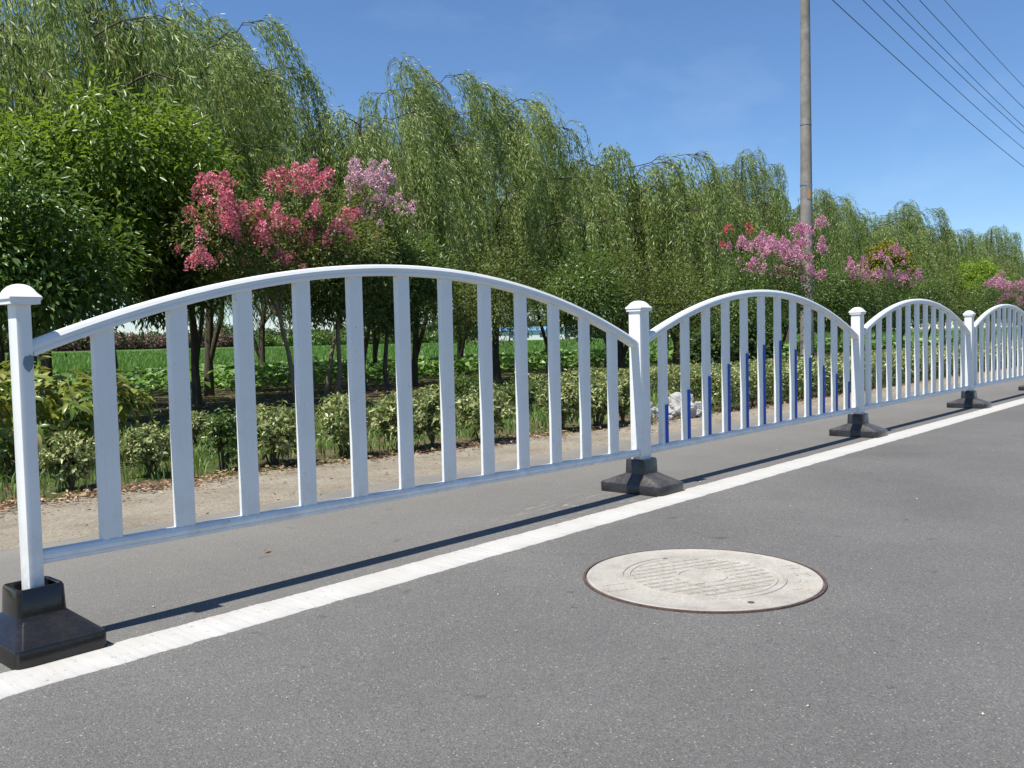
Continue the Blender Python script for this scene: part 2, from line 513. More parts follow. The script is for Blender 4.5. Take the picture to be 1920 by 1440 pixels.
def bag_mat():
    mt, nt, b = new_mat('white_bag_film')
    p = N(nt, 'ShaderNodeTexCoord').outputs['Object']
    n = noise(nt, 14, 6, .7, p)
    r = ramp(nt, [(.3, (.36, .35, .33)), (.6, (.55, .54, .525))])
    nt.links.new(n.outputs[0], r.inputs[0])
    nt.links.new(r.outputs[0], b.inputs['Base Color'])
    b.inputs['Roughness'].default_value = .4
    t = N(nt, 'ShaderNodeBsdfTranslucent'); t.inputs[0].default_value = (.7, .7, .7, 1)
    mx = N(nt, 'ShaderNodeMixShader'); mx.inputs[0].default_value = .3
    nt.links.new(b.outputs[0], mx.inputs[1]); nt.links.new(t.outputs[0], mx.inputs[2])
    nt.links.new(mx.outputs[0], nt.nodes['Material Output'].inputs[0])
    bump(nt, b, n.outputs[0], .7, .03)
    return mt
M['bag'] = bag_mat()

# ------------------------------------------------------------------ the setting
def verge_y(x):
    return np.interp(x, [-12, 1, 3, 5, 7, 9, 160], [2.52, 2.46, 2.30, 2.12, 1.96, 1.90, 1.90])

def sheet(name, x0, x1, y0, y1, z, mat, nx=2, ragged0=0.0, ragged1=0.0, seed=0, skirt=0.0):
    rg = np.random.default_rng(seed)
    xs = np.linspace(x0, x1, nx)
    def rag(a):
        if not a: return np.zeros(nx)
        w = rg.normal(0, 1, nx); s = rg.normal(0, 1, nx)
        k = np.ones(9)/9
        return a*(.35*w + 1.6*np.convolve(s, k, 'same'))
    ya = (verge_y(xs) if y0 is None else y0) + rag(ragged0); yb = y1 + rag(ragged1)
    V = [np.stack([xs, ya, np.full(nx, z)], 1), np.stack([xs, yb, np.full(nx, z)], 1)]
    i = np.arange(nx-1)
    F = [np.stack([i, i+1, i+1+nx, i+nx], 1)]
    if skirt:
        V += [np.stack([xs, ya-skirt, np.full(nx, .0004)], 1), np.stack([xs, yb+skirt, np.full(nx, .0004)], 1)]
        F += [np.stack([i+2*nx, i+1+2*nx, i+1, i], 1), np.stack([i+nx, i+1+nx, i+1+3*nx, i+3*nx], 1)]
    V = np.concatenate(V); F = np.concatenate(F)
    o = link(name, mesh_np(name, V, F, mat))
    tag(o, kind='structure')
    return o
sheet('ground', -2500, 2500, -2500, 2500, -.03, M['earth'])
sheet('road', -60, 400, -14, 1.75, 0, M['asphalt'])
sheet('dirt_verge', -8, 120, 1.45, 2.75, .006, M['sand'], 1400, .035, 0, 3, .09)
sheet('planted_bank', -12, 160, None, 10.6, .012, M['soil'], 1500, .05, 0, 4, .05)
sheet('crop_soil', -12, 200, 10.5, 15, .004, M['soil'])
rf = sheet('rice_field', -60, 420, 15.5, 160, .22, M['field'], 2, 0, 0, 0, .35)
sheet('field_track', -60, 420, 160, 163, .26, M['sand'])
# painted edge line, edges slightly ragged
sheet('painted_edge_line', -8, 9, -.344, -.176, .0035, M['paint'], 2200, .0042, .0034, 5, .003)
sheet('painted_edge_line', 9, 150, -.344, -.176, .0035, M['paint'], 2, 0, 0, 0, .003)

# ------------------------------------------------------------------ fence
SP = 3.08
def rrect(hx, hy, r, z, seg=3):
    out = []
    for cx, cy, a0 in ((hx-r, hy-r, 0), (-hx+r, hy-r, 90), (-hx+r, -hy+r, 180), (hx-r, -hy+r, 270)):
        for k in range(seg+1):
            a = math.radians(a0 + 90*k/seg)
            out.append((cx + r*math.cos(a), cy + r*math.sin(a), z))
    return out

def loft(name, rings, mat, cap0=True, cap1=True, smooth=False):
    n = len(rings[0])
    V = np.array([p for r in rings for p in r])
    F4 = []
    for i in range(len(rings)-1):
        for j in range(n):
            j2 = (j+1) % n
            F4.append((i*n+j, i*n+j2, (i+1)*n+j2, (i+1)*n+j))
    bm = bmesh.new()
    vs = [bm.verts.new(v) for v in V]
    for f in F4: bm.faces.new([vs[k] for k in f])
    if cap0: bm.faces.new([vs[k] for k in range(n)][::-1])
    if cap1: bm.faces.new([vs[(len(rings)-1)*n+k] for k in range(n)])
    bmesh.ops.recalc_face_normals(bm, faces=bm.faces)
    me = bm_mesh(name, bm, mat)
    if smooth:
        for p in me.polygons: p.use_smooth = True
        me.set_sharp_from_angle(angle=math.radians(27))
    return me

def base_mesh(mat):
    R = [rrect(.120, .191, .020, 0), rrect(.121, .192, .020, .044), rrect(.119, .190, .020, .050), rrect(.115, .186, .02, .053),
         rrect(.0685, .0675, .017, .0985), rrect(.0665, .0655, .016, .1005), rrect(.066, .065, .016, .105), rrect(.0635, .0625, .016, .170),
         rrect(.060, .059, .015, .1765), rrect(.054, .053, .012, .1765), rrect(.0515, .0505, .010, .172), rrect(.0505, .0495, .010, .118)]
    return loft('base', R, mat, smooth=True)
BASE_D, BASE_G = base_mesh(M['black']), base_mesh(M['gloss'])

def cap_mesh(hx, hy):
    R = [rrect(hx-.004, hy-.004, .004, -.014), rrect(hx-.004, hy-.004, .004, -.002), rrect(hx, hy, .004, 0), rrect(hx, hy, .004, .0055)]
    for t, z in ((.94, .0095), (.84, .014), (.76, .0195), (.65, .028), (.50, .0355), (.31, .0405), (.12, .0425), (.03, .0428)):
        R.append(rrect(hx*t, hy*t, .004*t+.001, z))
    return loft('cap', R, M['white'], smooth=True)

def shaft_mesh(hx, hy, z0, z1):
    return loft('shaft', [rrect(hx, hy, .004, z0, 2), rrect(hx, hy, .004, z1, 2)], M['white'], smooth=True)

post_labels = ['nearest white post on a glossy black base at the left edge of the photo',
               'white post between the plain front panel and the panel with blue strips',
               'white post on a black base at the far end of the panel with blue strips',
               'fourth white post from the left, between the two small plain panels',
               'farthest post of the fence, only its black base showing at the right edge']
dz_post = [0, .002, .0, -.003, -.006]
SH_A, SH_B = shaft_mesh(.0205, .0305, .119, .974), shaft_mesh(.045, .036, .119, .974)
CAPM = cap_mesh(.0575, .0500)
CAPA = cap_mesh(.044, .053)
for k in range(5):
    t = empty('fence_post', (k*SP, 0, 0))
    tag(t, post_labels[k], 'fence post', 'white fence posts along the road')
    link('base', BASE_G if k == 0 else BASE_D, t)
    s = link('shaft', SH_A if k == 0 else SH_B, t, (0, 0, dz_post[k]))
    c = link('cap', CAPA if k == 0 else CAPM, t, (0, 0, .972 + dz_post[k]))
    if k in (1, 2, 3):
        s.rotation_euler = (0, -.004, 0)
        c.location.x = -.0035
    if k == 0:
        bm = bmesh.new()
        pr = [(-.004, .78), (.006, .770), (.016, .782), (.0195, .80), (.019, .815), (.010, .818), (.004, .814), (-.002, .816), (-.008, .806), (-.009, .793)]
        a = [bm.verts.new((x, -.0325, z)) for x, z in pr]; b_ = [bm.verts.new((x, -.0300, z)) for x, z in pr]
        bm.faces.new(a)
        for i in range(len(pr)):
            j = (i+1) % len(pr)
            bm.faces.new((a[i], b_[i], b_[j], a[j]))
        link('putty_patch', bm_mesh('putty_patch', bm, M['putty']), t)

RAIL = [(-.0245, -.016), (-.0215, -.021), (.0215, -.021), (.0245, -.016), (.0245, .007), (.019, .0175), (.009, .0215), (-.009, .0215), (-.019, .0175), (-.0245, .007), (-.0245, -.0005), (-.0225, -.003), (-.0225, -.0065), (-.0245, -.009)]
def sweep(name, xs, zfun, prof, mat):
    rings = []
    for x in xs:
        e = 1e-3
        d = (zfun(x+e)-zfun(x-e))/(2*e)
        l = math.hypot(1, d)
        tx, tz = -d/l, 1/l
        rings.append([(x + v*tx, u, zfun(x) + v*tz) for u, v in prof])
    return loft(name, rings, mat)

def picket_mesh(x, z0, zt):
    h = .031
    prof = [(-h, -.0115), (-h+.003, -.0145), (-.016, -.0145), (-.012, -.0128), (.012, -.0128), (.016, -.0145), (h-.003, -.0145), (h, -.0115), (h, .0115), (h-.003, .0145), (-h+.003, .0145), (-h, .0115)]
    r0 = [(u, v, z0) for u, v in prof]
    r1 = [(u, v, zt(x+u)) for u, v in prof]
    return loft('picket', [r0, r1], M['white'])

strip_top = [.448, .517, .582, .645, .705, .753, .775, .711, .647, .582, .511, .441]
panel_labels = ['largest and nearest white railing section with plain pickets under a long arched rail',
                'white arched railing section whose pickets carry rising and falling blue strips',
                'plain white arched railing section just beyond the one with blue strips',
                'farthest white arched railing section, cut off by the right edge of the photo']
apex = [1.130, 1.111, 1.105, 1.097]
for k in range(4):
    t = empty('guard_railing', (k*SP, 0, 0))
    tag(t, panel_labels[k], 'railing', 'arched white guard railings')
    tilt = -.0125 if k == 0 else -.002
    zb0 = .2485 if k == 0 else (.214 if k else .2)
    x0, x1 = (.0195 if k == 0 else .0435), SP-.0435
    za = apex[k]-.0215
    def ztop(x, za=za, tilt=tilt, zb0=zb0): return za - .131*(x-1.515)**2 + tilt*(x-1.515)
    def zbot(x, tilt=tilt, zb0=zb0, k=k): return zb0 + (tilt*x if k == 0 else -.001*x)
    link('top_rail', sweep('top_rail', np.linspace(x0, x1, 49), ztop, RAIL, M['white']), t)
    link('bottom_rail', sweep('bottom_rail', np.linspace(x0, x1, 5), zbot, [(u*.96, v*.88) for u, v in RAIL], M['white']), t)
    for i in range(12):
        x = .226 + .2363*i if k == 0 else .2235 + .2385*i
        pk = link('picket', picket_mesh(x, zbot(x)+.012, lambda q: ztop(q)-.012), t, (x, 0, 0))
        if k == 1:
            bm = bmesh.new()
            bmesh.ops.create_cube(bm, size=1, matrix=Matrix.Translation((.0130, -.0158, (strip_top[i]+zbot(x)+.022)/2)) @ Matrix.Diagonal((.028, .0045, strip_top[i]-zbot(x)-.022, 1)))
            bmesh.ops.bevel(bm, geom=bm.edges[:], offset=.0012, segments=1, affect='EDGES')
            link('reflective_strip', bm_mesh('reflective_strip', bm, M['blue']), pk)
# picket meshes were built about x=0 with the rail height sampled at x+u, so each one only needs its location

# ------------------------------------------------------------------ manhole
MH = (1.7323, -1.1314)
mt_ = empty('manhole_cover', (MH[0], MH[1], 0))
tag(mt_, 'round pale composite manhole cover with raised rings set into the road', 'manhole cover')
def disc_rings(name, rz, mat, n=96, smooth=True, cap=True):
    rings = [[(r*math.cos(2*math.pi*i/n), r*math.sin(2*math.pi*i/n), z) for i in range(n)] for r, z in rz]
    return loft(name, rings, mat, False, cap, smooth)
link('cover_plate', disc_rings('cover_plate', [(.3935, .002), (.3935, .0095), (.391, .0118), (.384, .0118), (.382, .0108), (.300, .0108), (.297, .0108)], M['cover'], 96), mt_)
fr = [(.4065, .0005), (.406, .0060), (.3985, .0060), (.398, .0005)]
link('frame_ring', disc_rings('frame_ring', fr, M['iron'], 96, cap=False), mt_)
def raised_ring(r, w, z, h):
    return [(r-w/2, z), (r-w/2+.002, z+h), (r+w/2-.002, z+h), (r+w/2, z)]
link('raised_ring', disc_rings('raised_ring', raised_ring(.274, .013, .0105, .004), M['cover'], 96, cap=False), mt_)
link('raised_ring', disc_rings('raised_ring', raised_ring(.247, .009, .0105, .0034), M['cover'], 96, cap=False), mt_)
link('raised_ring', disc_rings('raised_ring', raised_ring(.082, .010, .0105, .0036), M['cover'], 64, cap=False), mt_)
def bars(name, segs, w, z, h, mat):
    bm = bmesh.new()
    for (xa, ya), (xb, yb) in segs:
        dx, dy = xb-xa, yb-ya
        L = math.hypot(dx, dy)
        mx = Matrix.Translation(((xa+xb)/2, (ya+yb)/2, z+h/2)) @ Matrix.Rotation(math.atan2(dy, dx), 4, 'Z')
        r = bmesh.ops.create_cube(bm, size=1, matrix=mx @ Matrix.Diagonal((L, w, h, 1)))
        top = [v for v in r['verts'] if v.co.z > z+h/2]
        c = Vector(((xa+xb)/2, (ya+yb)/2, 0))
        for v in top:
            d = mx.inverted() @ v.co
            d.y *= .6
            v.co = mx @ d
    return bm_mesh(name, bm, mat)
def grid_segs():
    """long ribs one way, short staggered ribs the other way, between the two rings"""
    out = []
    th = math.radians(-24)
    ca, sa = math.cos(th), math.sin(th)
    R0, R1, st = .095, .236, .040
    def add(p, q):
        out.append(((p[0]*ca-p[1]*sa, p[0]*sa+p[1]*ca), (q[0]*ca-q[1]*sa, q[0]*sa+q[1]*ca)))
    for j in range(-6, 7):
        y = j*st
        if abs(y) >= R1-.01: continue
        xe = math.sqrt(R1*R1-y*y)
        if abs(y) < R0:
            xi = math.sqrt(R0*R0-y*y)
            add((-xe, y), (-xi, y)); add((xi, y), (xe, y))
        else: add((-xe, y), (xe, y))
        for i in range(-7, 8):
            x = (i+.5*(j % 2))*st*1.25
            r0, r1 = math.hypot(x, y+.006), math.hypot(x, y+st-.006)
            if min(r0, r1) > R0 and max(r0, r1) < R1: add((x, y+.006), (x, y+st-.006))
    return out
link('groove_shade_dirt', bars('groove_shade_dirt', grid_segs(), .014, .0106, .0008, M['rib_shade_dirt']), mt_)  # wider dark strips paint edge shade along the ribs, together with dirt
gp = link('raised_grid', bars('raised_grid', grid_segs(), .0070, .0107, .0034, M['cover']), mt_)
# worn name plate frame and worn characters on the rim
def frame_segs(cx, cy, w, h, a):
    ca, sa = math.cos(a), math.sin(a)
    pts = [(cx+u*ca-v*sa, cy+u*sa+v*ca) for u, v in ((-w, -h), (w, -h), (w, h), (-w, h))]
    return [(pts[i], pts[(i+1) % 4]) for i in range(4)]
link('plate_frame', bars('plate_frame', frame_segs(-.285, .147, .055, .034, math.radians(-28)), .008, .0105, .0032, M['cover']), mt_)
def glyph(ang, strokes):
    out = []
    ca, sa = math.cos(ang), math.sin(ang)
    for (a, b), (c, d) in strokes:
        def tr(u, v):
            x, y = .318+v*.042, u*.042
            return (x*ca-y*sa, x*sa+y*ca)
        out.append((tr(a, b), tr(c, d)))
    return out
GL = [glyph(math.radians(-50), [((-.5, 0), (.5, 0)), ((-.5, 1), (.5, 1)), ((0, 0), (0, 1))]),
      glyph(math.radians(-66), [((-.45, 1), (-.45, 0)), ((-.45, 0), (.45, 0)), ((.45, 0), (.45, 1)), ((-.45, .5), (.45, .5))]),
      glyph(math.radians(-82), [((-.5, 0), (0, .5)), ((.5, 0), (0, .5)), ((0, .5), (0, 1))]),
      glyph(math.radians(-34), [((-.5, 0), (-.5, 1)), ((.5, 0), (.5, 1)), ((-.5, .5), (.5, .5))])]
for g in GL: link('worn_character', bars('worn_character', g, .008, .0105, .0034, M['cover']), mt_)
for (hx, hy, hr) in ((0.127, 0.224, .010), (-0.182, -0.273, .011), (-0.135, -0.126, .007)):
    link('dark_chip', disc_rings('dark_chip', [(hr, .0104), (hr*.94, .0124)], M['iron'], 12), mt_, (hx, hy, 0))  # dark discs drawn for small chips in the cover surface, not openings

for o in mt_.children:                      # the cover sits flush inside its frame
    if not o.name.startswith('frame_ring'): o.location.z -= .0048

# ------------------------------------------------------------------ trees
def walk_strands(P, D, n, step, wind, grav, rg):
    """strands that start along D and are pulled down and along the wind"""
    out = [P.copy()]
    d = unit(D.copy())
    for i in range(n-1):
        pull = np.zeros_like(d); pull[:, 2] = -grav; pull[:, 0] += wind
        pull += rg.normal(0, .10, d.shape)
        d = unit(d*.80 + pull*.34)
        out.append(out[-1] + d*step)
    return np.stack(out, 1)

def willow_meshes(seed, H, R, nstr=620, zmin=1.0, lean=.22, tuft=False):
    rg = np.random.default_rng(seed)
    paths = []
    k = 12
    tz = np.linspace(0, 1, k)
    wob = np.cumsum(rg.normal(0, .028, (k, 2)), 0)
    trunk = np.stack([wob[:, 0] + lean*tz**2.2, wob[:, 1], tz*H*(.95 if tuft else .82)], 1)
    trad = .058*(1-.84*tz)*(H/5.5)+.012
    trad[0] *= 1.25
    paths.append((trunk, trad))
    tips = []
    # a second leaning stem that forks off low
    fa = rg.uniform(0, 6.28); fs = np.linspace(0, 1, 9); fb = rg.uniform(.05, .16)
    f0 = np.array([np.interp(fb, tz, trunk[:, j]) for j in range(3)])
    fork = f0 + np.stack([math.cos(fa)*R*.45*fs**.8, math.sin(fa)*R*.45*fs**.8, (H*.6-f0[2])*fs], 1)
    fork[1:] += np.cumsum(rg.normal(0, .018, (8, 3)), 0)
    paths.append((fork, .042*(1-.75*fs)+.006))
    nl = 26
    for i in range(nl):
        t = .26 + .72*((i+.5)/nl)**(.9)
        base = np.array([np.interp(t, tz, trunk[:, j]) for j in range(3)])
        a = i*2.39996 + rg.normal(0, .25)
        hfr = t
        reach = R*(1.02 if hfr < .6 else math.sqrt(max(.04, 1-((hfr-.6)/.44)**2)))*rg.uniform(.7, 1.12)
        rise = (.30*H*(1-hfr) + .10)*rg.uniform(.7, 1.15)
        s = np.linspace(0, 1, 8)
        hz = reach*s
        zz = base[2] + rise*np.sin(s*1.9)/math.sin(1.57)*1.0
        pts = np.stack([base[0]+math.cos(a)*hz + .12*s*s, base[1]+math.sin(a)*hz, zz], 1)
        pts[1:] += rg.normal(0, .03, (7, 3))
        r0 = max(.007, .045*(.95-hfr))
        paths.append((pts, r0*(1-.8*s)+.004))
        tips.append(pts)
    # strands
    S = nstr
    lw = 1+1.3*np.arange(nl)/nl
    li = rg.choice(nl, S, p=lw/lw.sum())
    # more strands on high limbs
    ts = rg.uniform(.05, 1.0, S)**.75
    ts[::5] = 1.0
    P = np.empty((S, 3)); D = np.empty((S, 3))
    for q in range(S):
        L = tips[li[q]]; s = ts[q]*7; i0 = min(int(s), 6); f = s-i0
        P[q] = L[i0]*(1-f) + L[i0+1]*f
        D[q] = L[i0+1]-L[i0]
    D = unit(D) + rg.normal(0, .45, (S, 3)); D[:, 2] = np.abs(D[:, 2])*.8+.15
    if tuft:
        q = np.arange(70)
        hz = rg.uniform(.80, 1.0, 70)
        P[q] = np.stack([np.interp(hz, tz, trunk[:, j]) for j in range(3)], 1)
        D[q] = np.stack([rg.normal(.2, .5, 70), rg.normal(0, .5, 70), rg.uniform(.3, 1.2, 70)], 1)
    hi = np.clip((P[:, 2]/H-.5)/.5, 0, 1)
    wind = rg.uniform(.02, .16, S) + .55*hi**2*rg.uniform(.1, 1.3, S)
    step = .055
    nmax = 40
    W = walk_strands(P, D, nmax, step, wind, .95-.25*hi, rg)
    ln = (rg.uniform(.55, 1.0, S)**1.0*nmax*(.75+.25*(1-hi))).astype(int)
    # a few whips caught by the wind on top
    Pl, Dl, Nl = [], [], []
    idx = np.arange(nmax)[None, :]
    zlim = rg.uniform(zmin, zmin+.9, S)
    ok = (idx < ln[:, None]) & (W[:, :, 2] > zlim[:, None]) & (idx > 2)
    T = np.gradient(W, axis=1)
    for rep in range(3):
        okr = ok & (rg.random(ok.shape) < (.94, .94, .45)[rep])
        p = W[okr] + rg.normal(0, .022, (okr.sum(), 3))
        d = unit(T[okr])*.8 + rg.normal(0, .42, (okr.sum(), 3))
        d[:, 2] -= .2; d[:, 0] += .10
        kk = rg.random(len(p)) < np.where(p[:, 2] > .72*H, .75, 1.0)
        Pl.append(p[kk]); Dl.append(d[kk])
    p = np.concatenate(Pl); d = np.concatenate(Dl)
    nrm = rg.normal(0, 1, p.shape); nrm[:, 2] += .5
    n = len(p)
    V, F = leaves(p, d, nrm, rg.uniform(.075, .125, n), rg.uniform(.014, .022, n), .18, .08)
    crown = mesh_np('crown', V, F, M['willow'])
    # thin twigs: every third strand as a slim three sided tube
    for q in range(0, S, 3):
        e = max(4, ln[q]); w = W[q][:e:3]
        w = w[w[:, 2] > zlim[q]]
        if len(w) > 2: paths.append((w, np.linspace(.006, .002, len(w))))
    V, F = tubes([pp for pp in paths if len(pp[0]) > 6 and pp[1][0] > .0065], 7)
    V2, F2 = tubes([pp for pp in paths if not (len(pp[0]) > 6 and pp[1][0] > .0065)], 3) if S > 3 else (np.zeros((0, 3)), np.zeros((0, 4), int))
    V, F = join([(V, F), (V2, F2)])
    return mesh_np('trunk', V, F, M['bark'], True), crown

WIL = [willow_meshes(11, 5.4, 1.55, 900), willow_meshes(23, 5.9, 1.45, 960, tuft=True), willow_meshes(37, 5.3, 1.7, 900), willow_meshes(51, 6.0, 1.5, 920, tuft=True)]
# (x, y, height, variant, label)
will = [
 (0.9, 9.3, 6.5, 2, 'tall willow at the left edge behind the broad bright green tree'),
 (3.5, 8.9, 6.5, 0, 'willow rising past the top left corner above the bright green tree'),
 (5.5, 8.9, 5.35, 3, 'willow with the thick dark trunk seen between the second and third pickets'),
 (6.75, 10.8, 6.35, 1, 'willow whose narrow tip is the tallest peak left of the pink crape myrtle'),
 (8.4, 8.9, 5.2, 2, 'willow behind the pale pink flowers, with a forked dark trunk'),
 (9.9, 9.3, 5.85, 1, 'willow with a pointed wispy top right of the pale pink flowers'),
 (12.2, 9.4, 5.95, 3, 'willow with bare wind blown whips on top near the middle of the photo'),
 (14.1, 9.6, 5.2, 0, 'lower willow between two peaked ones right of the photo centre'),
 (16.2, 9.2, 5.85, 2, 'rounded willow standing above the first post right of centre'),
 (18.3, 9.0, 5.55, 0, 'willow behind the left half of the blue striped panel'),
 (21.6, 9.0, 5.9, 1, 'willow with whips streaming over its top left of the utility pole'),
 (24.2, 9.1, 5.5, 2, 'willow directly left of the utility pole'),
 (27.2, 9.0, 5.5, 3, 'willow directly right of the utility pole'),
 (30.6, 9.2, 5.55, 0, 'second willow to the right of the utility pole'),
 (34.2, 9.0, 5.75, 1, 'willow above the dark pink flowers right of the utility pole'),
 (37.6, 9.1, 5.75, 2, 'willow near the end of the row with a rounded wind blown top'),
]
far_w = [(41, 9.2, 5.3, 3), (44.3, 9.0, 5.2, 0), (47.6, 9.2, 5.9, 1), (51, 9.0, 4.7, 2), (55, 9.2, 4.7, 3), (59.5, 9, 5.0, 0), (65, 9.1, 5.1, 1), (71, 9, 5.2, 2)]
back_w = [(1.6, 12.6, 5.0, 1), (4.4, 12.9, 4.9, 2), (9.0, 12.7, 5.0, 0), (11.8, 12.6, 5.0, 3), (14.7, 12.9, 5.0, 2), (17.6, 12.6, 5.1, 1), (20.6, 12.7, 5.2, 0), (24, 12.8, 5.2, 3), (28, 12.6, 5.2, 2), (32.5, 12.7, 5.3, 1), (38, 12.8, 5.2, 0)]
WH = [5.2, 5.9, 5.1, 6.0]
def put_willow(x, y, h, v, label, group, rz):
    t = empty('willow_tree', (x, y, 0), rz)
    s = h/WH[v]
    k = random.uniform(.78, 1.06)
    t.scale = (s*k, s*k*1.08, s)
    tag(t, label, 'willow tree', group)
    link('trunk', WIL[v][0], t)
    link('crown', WIL[v][1], t)
for i, (x, y, h, v, lb) in enumerate(will):
    put_willow(x, y, h, v, lb, 'weeping willows in a row behind the hedge', random.uniform(-.35, .35))
for x, y, h, v in far_w:
    put_willow(x, y, h, v, 'small far willow merging into the end of the row at the right edge', 'far willows at the end of the row', random.uniform(-.4, .4))
for x, y, h, v in back_w:
    put_willow(x, y, h, v, 'willow of the back row, mostly hidden by the willows in front of it', 'back row of willows at the field edge', random.uniform(-.4, .4))

def lobes_points(rg, lobes, n, shell=.55):
    """n cluster centres in a list of (cx,cy,cz,rx,ry,rz) lobes with their outward normals"""
    w = np.array([l[3]*l[4]+l[4]*l[5]+l[3]*l[5] for l in lobes]); w = w/w.sum()
    k = rg.choice(len(lobes), n, p=w)
    L = np.array(lobes)[k]
    d = unit(rg.normal(0, 1, (n, 3)))
    r = shell + (1-shell)*rg.random(n)**.6
    r *= rg.uniform(.78, 1.24, n)
    return L[:, :3] + d*L[:, 3:]*r[:, None], d

def broadleaf(seed, lobes, ncl, per, L, W, spread, mat, trunk, droop=.3, bark='bark', nlimb=9, trad=.05, rosette=False):
    rg = np.random.default_rng(seed)
    C, Nn = lobes_points(rg, lobes, ncl)
    n = ncl*per
    c = np.repeat(C, per, 0); nn = np.repeat(Nn, per, 0)
    p = c + rg.normal(0, 1, (n, 3))*spread
    d = unit(nn*.5 + unit(p-c)*.9 + rg.normal(0, .5, (n, 3)))
    d[:, 2] -= droop
    up_ = nn*.4 + rg.normal(0, .45, (n, 3)); up_[:, 2] += .8
    V, F = leaves(p, d, up_, rg.uniform(.7, 1.25, n)*L, rg.uniform(.75, 1.2, n)*W, .16, .12)
    crown = mesh_np('crown', V, F, mat)
    paths = []
    tp = np.array(trunk, dtype=float)
    s = np.linspace(0, 1, 8)
    k = np.linspace(0, 1, len(tp))
    tpts = np.stack([np.interp(s, k, tp[:, j]) for j in range(3)], 1)
    tpts[1:-1] += rg.normal(0, .012, (6, 3))
    paths.append((tpts, trad*(1-.45*s)))
    top = tpts[-1]
    for i in range(nlimb):
        q = C[rg.integers(0, ncl)]
        q = top + (q-top)*.85
        st = tpts[rg.integers(5, 8)]
        u = np.linspace(0, 1, 6)[:, None]
        pts = st + (q-st)*u + np.array([0, 0, .12])*np.sin(u*np.pi)*np.linalg.norm(q-st)
        pts[1:] += rg.normal(0, .015, (5, 3))
        paths.append((pts, trad*.5*(1-.85*u[:, 0])+.002))
    V, F = tubes(paths, 6)
    return mesh_np('trunk', V, F, M[bark], True), crown

def add_tree(name, label, cat, meshes, loc, group=None, rz=0, sc=1.0):
    t = empty(name, loc, rz)
    t.scale = (sc, sc, sc)
    tag(t, label, cat, group)
    link('trunk', meshes[0], t)
    link('crown', meshes[1], t)
    return t

G_ROW = 'small trees planted in front of the willows'
add_tree('broadleaf_tree', 'broad bright green tree with drooping leaves at upper left', 'tree',
    broadleaf(101, [(0.1, .1, 2.75, .85, .8, .75), (.75, .1, 2.75, .65, .7, .6), (-.5, .1, 2.5, .55, .6, .5), (.25, .2, 3.15, .6, .55, .42), (.95, .2, 2.35, .55, .5, .42), (1.15, .1, 2.85, .4, .4, .3), (-.75, .1, 2.9, .35, .4, .28), (0, .1, 2.0, .7, .6, .42)],
              230, 66, .10, .038, .13, M['broad'], [(0, 0, 0), (.02, 0, .8), (-.02, .02, 1.5), (.05, .05, 2.3)], .45, 'bark', 12, .055), (3.45, 7.0, 0), G_ROW)
add_tree('broadleaf_tree', 'dense green tree low at the left edge behind the nearest post', 'tree',
    broadleaf(102, [(0, 0, 1.85, .65, .7, .55), (-.5, .1, 1.6, .6, .6, .5), (.45, .1, 1.55, .5, .6, .4), (-.2, 0, 2.15, .45, .5, .35), (.15, 0, 1.35, .6, .5, .35)],
              200, 66, .085, .034, .12, M['broad2'], [(0, 0, 0), (-.03, 0, .6), (.02, 0, 1.1), (0, .05, 1.6)], .4, 'bark', 10, .05), (2.35, 6.2, 0), G_ROW)
add_tree('broadleaf_tree', 'dark green leafy tree between the bright green tree and the pink crape myrtle', 'tree',
    broadleaf(103, [(0, 0, 2.0, .6, .6, .7), (.25, .1, 2.6, .45, .5, .55), (-.3, 0, 1.65, .5, .5, .4)],
              230, 60, .085, .033, .09, M['dark'], [(0, 0, 0), (.03, 0, .7), (0, .02, 1.3), (.05, .05, 1.9)], .35, 'bark', 9, .045), (4.75, 8.0, 0), G_ROW)
add_tree('broadleaf_tree', 'small dark green tree just right of the deep pink crape myrtle', 'tree',
    broadleaf(104, [(0, 0, 1.75, .55, .55, .45), (.45, .05, 1.85, .5, .5, .4), (-.15, 0, 1.4, .4, .4, .3), (.55, .1, 1.5, .4, .4, .35)],
              240, 58, .06, .027, .08, M['olive'], [(0, 0, 0), (.03, 0, .55), (.02, .0, 1.0), (.1, .0, 1.5)], .25, 'barkpale', 9, .036), (5.95, 6.35, 0), G_ROW)
add_tree('broadleaf_tree', 'dark leafy tree under the pale pink flowers', 'tree',
    broadleaf(105, [(0, 0, 1.65, .55, .55, .5), (.5, 0, 1.75, .5, .5, .45), (.1, 0, 1.25, .45, .45, .3)],
              220, 58, .07, .03, .085, M['dark'], [(0, 0, 0), (-.03, 0, .5), (.04, 0, 1.0), (.1, .0, 1.4)], .3, 'bark', 9, .04), (7.3, 7.0, 0), G_ROW)
SMALL = [broadleaf(110, [(0, 0, 1.55, .7, .65, .6), (.4, .1, 1.9, .5, .5, .45), (-.4, 0, 1.5, .5, .5, .38), (.1, 0, 1.35, .5, .45, .28)], 150, 60, .075, .03, .135, M['dark'], [(0, 0, 0), (.03, 0, .5), (.0, 0, .9), (.05, 0, 1.5)], .3, 'bark', 9, .04),
         broadleaf(111, [(0, 0, 1.6, .65, .65, .65), (.35, .1, 2.0, .45, .5, .45), (-.35, 0, 1.45, .5, .5, .38), (.2, 0, 1.3, .45, .45, .28)], 150, 60, .062, .025, .14, M['olive'], [(0, 0, 0), (-.03, 0, .5), (.02, 0, .9), (.05, 0, 1.5)], .25, 'barkpale', 9, .035)]
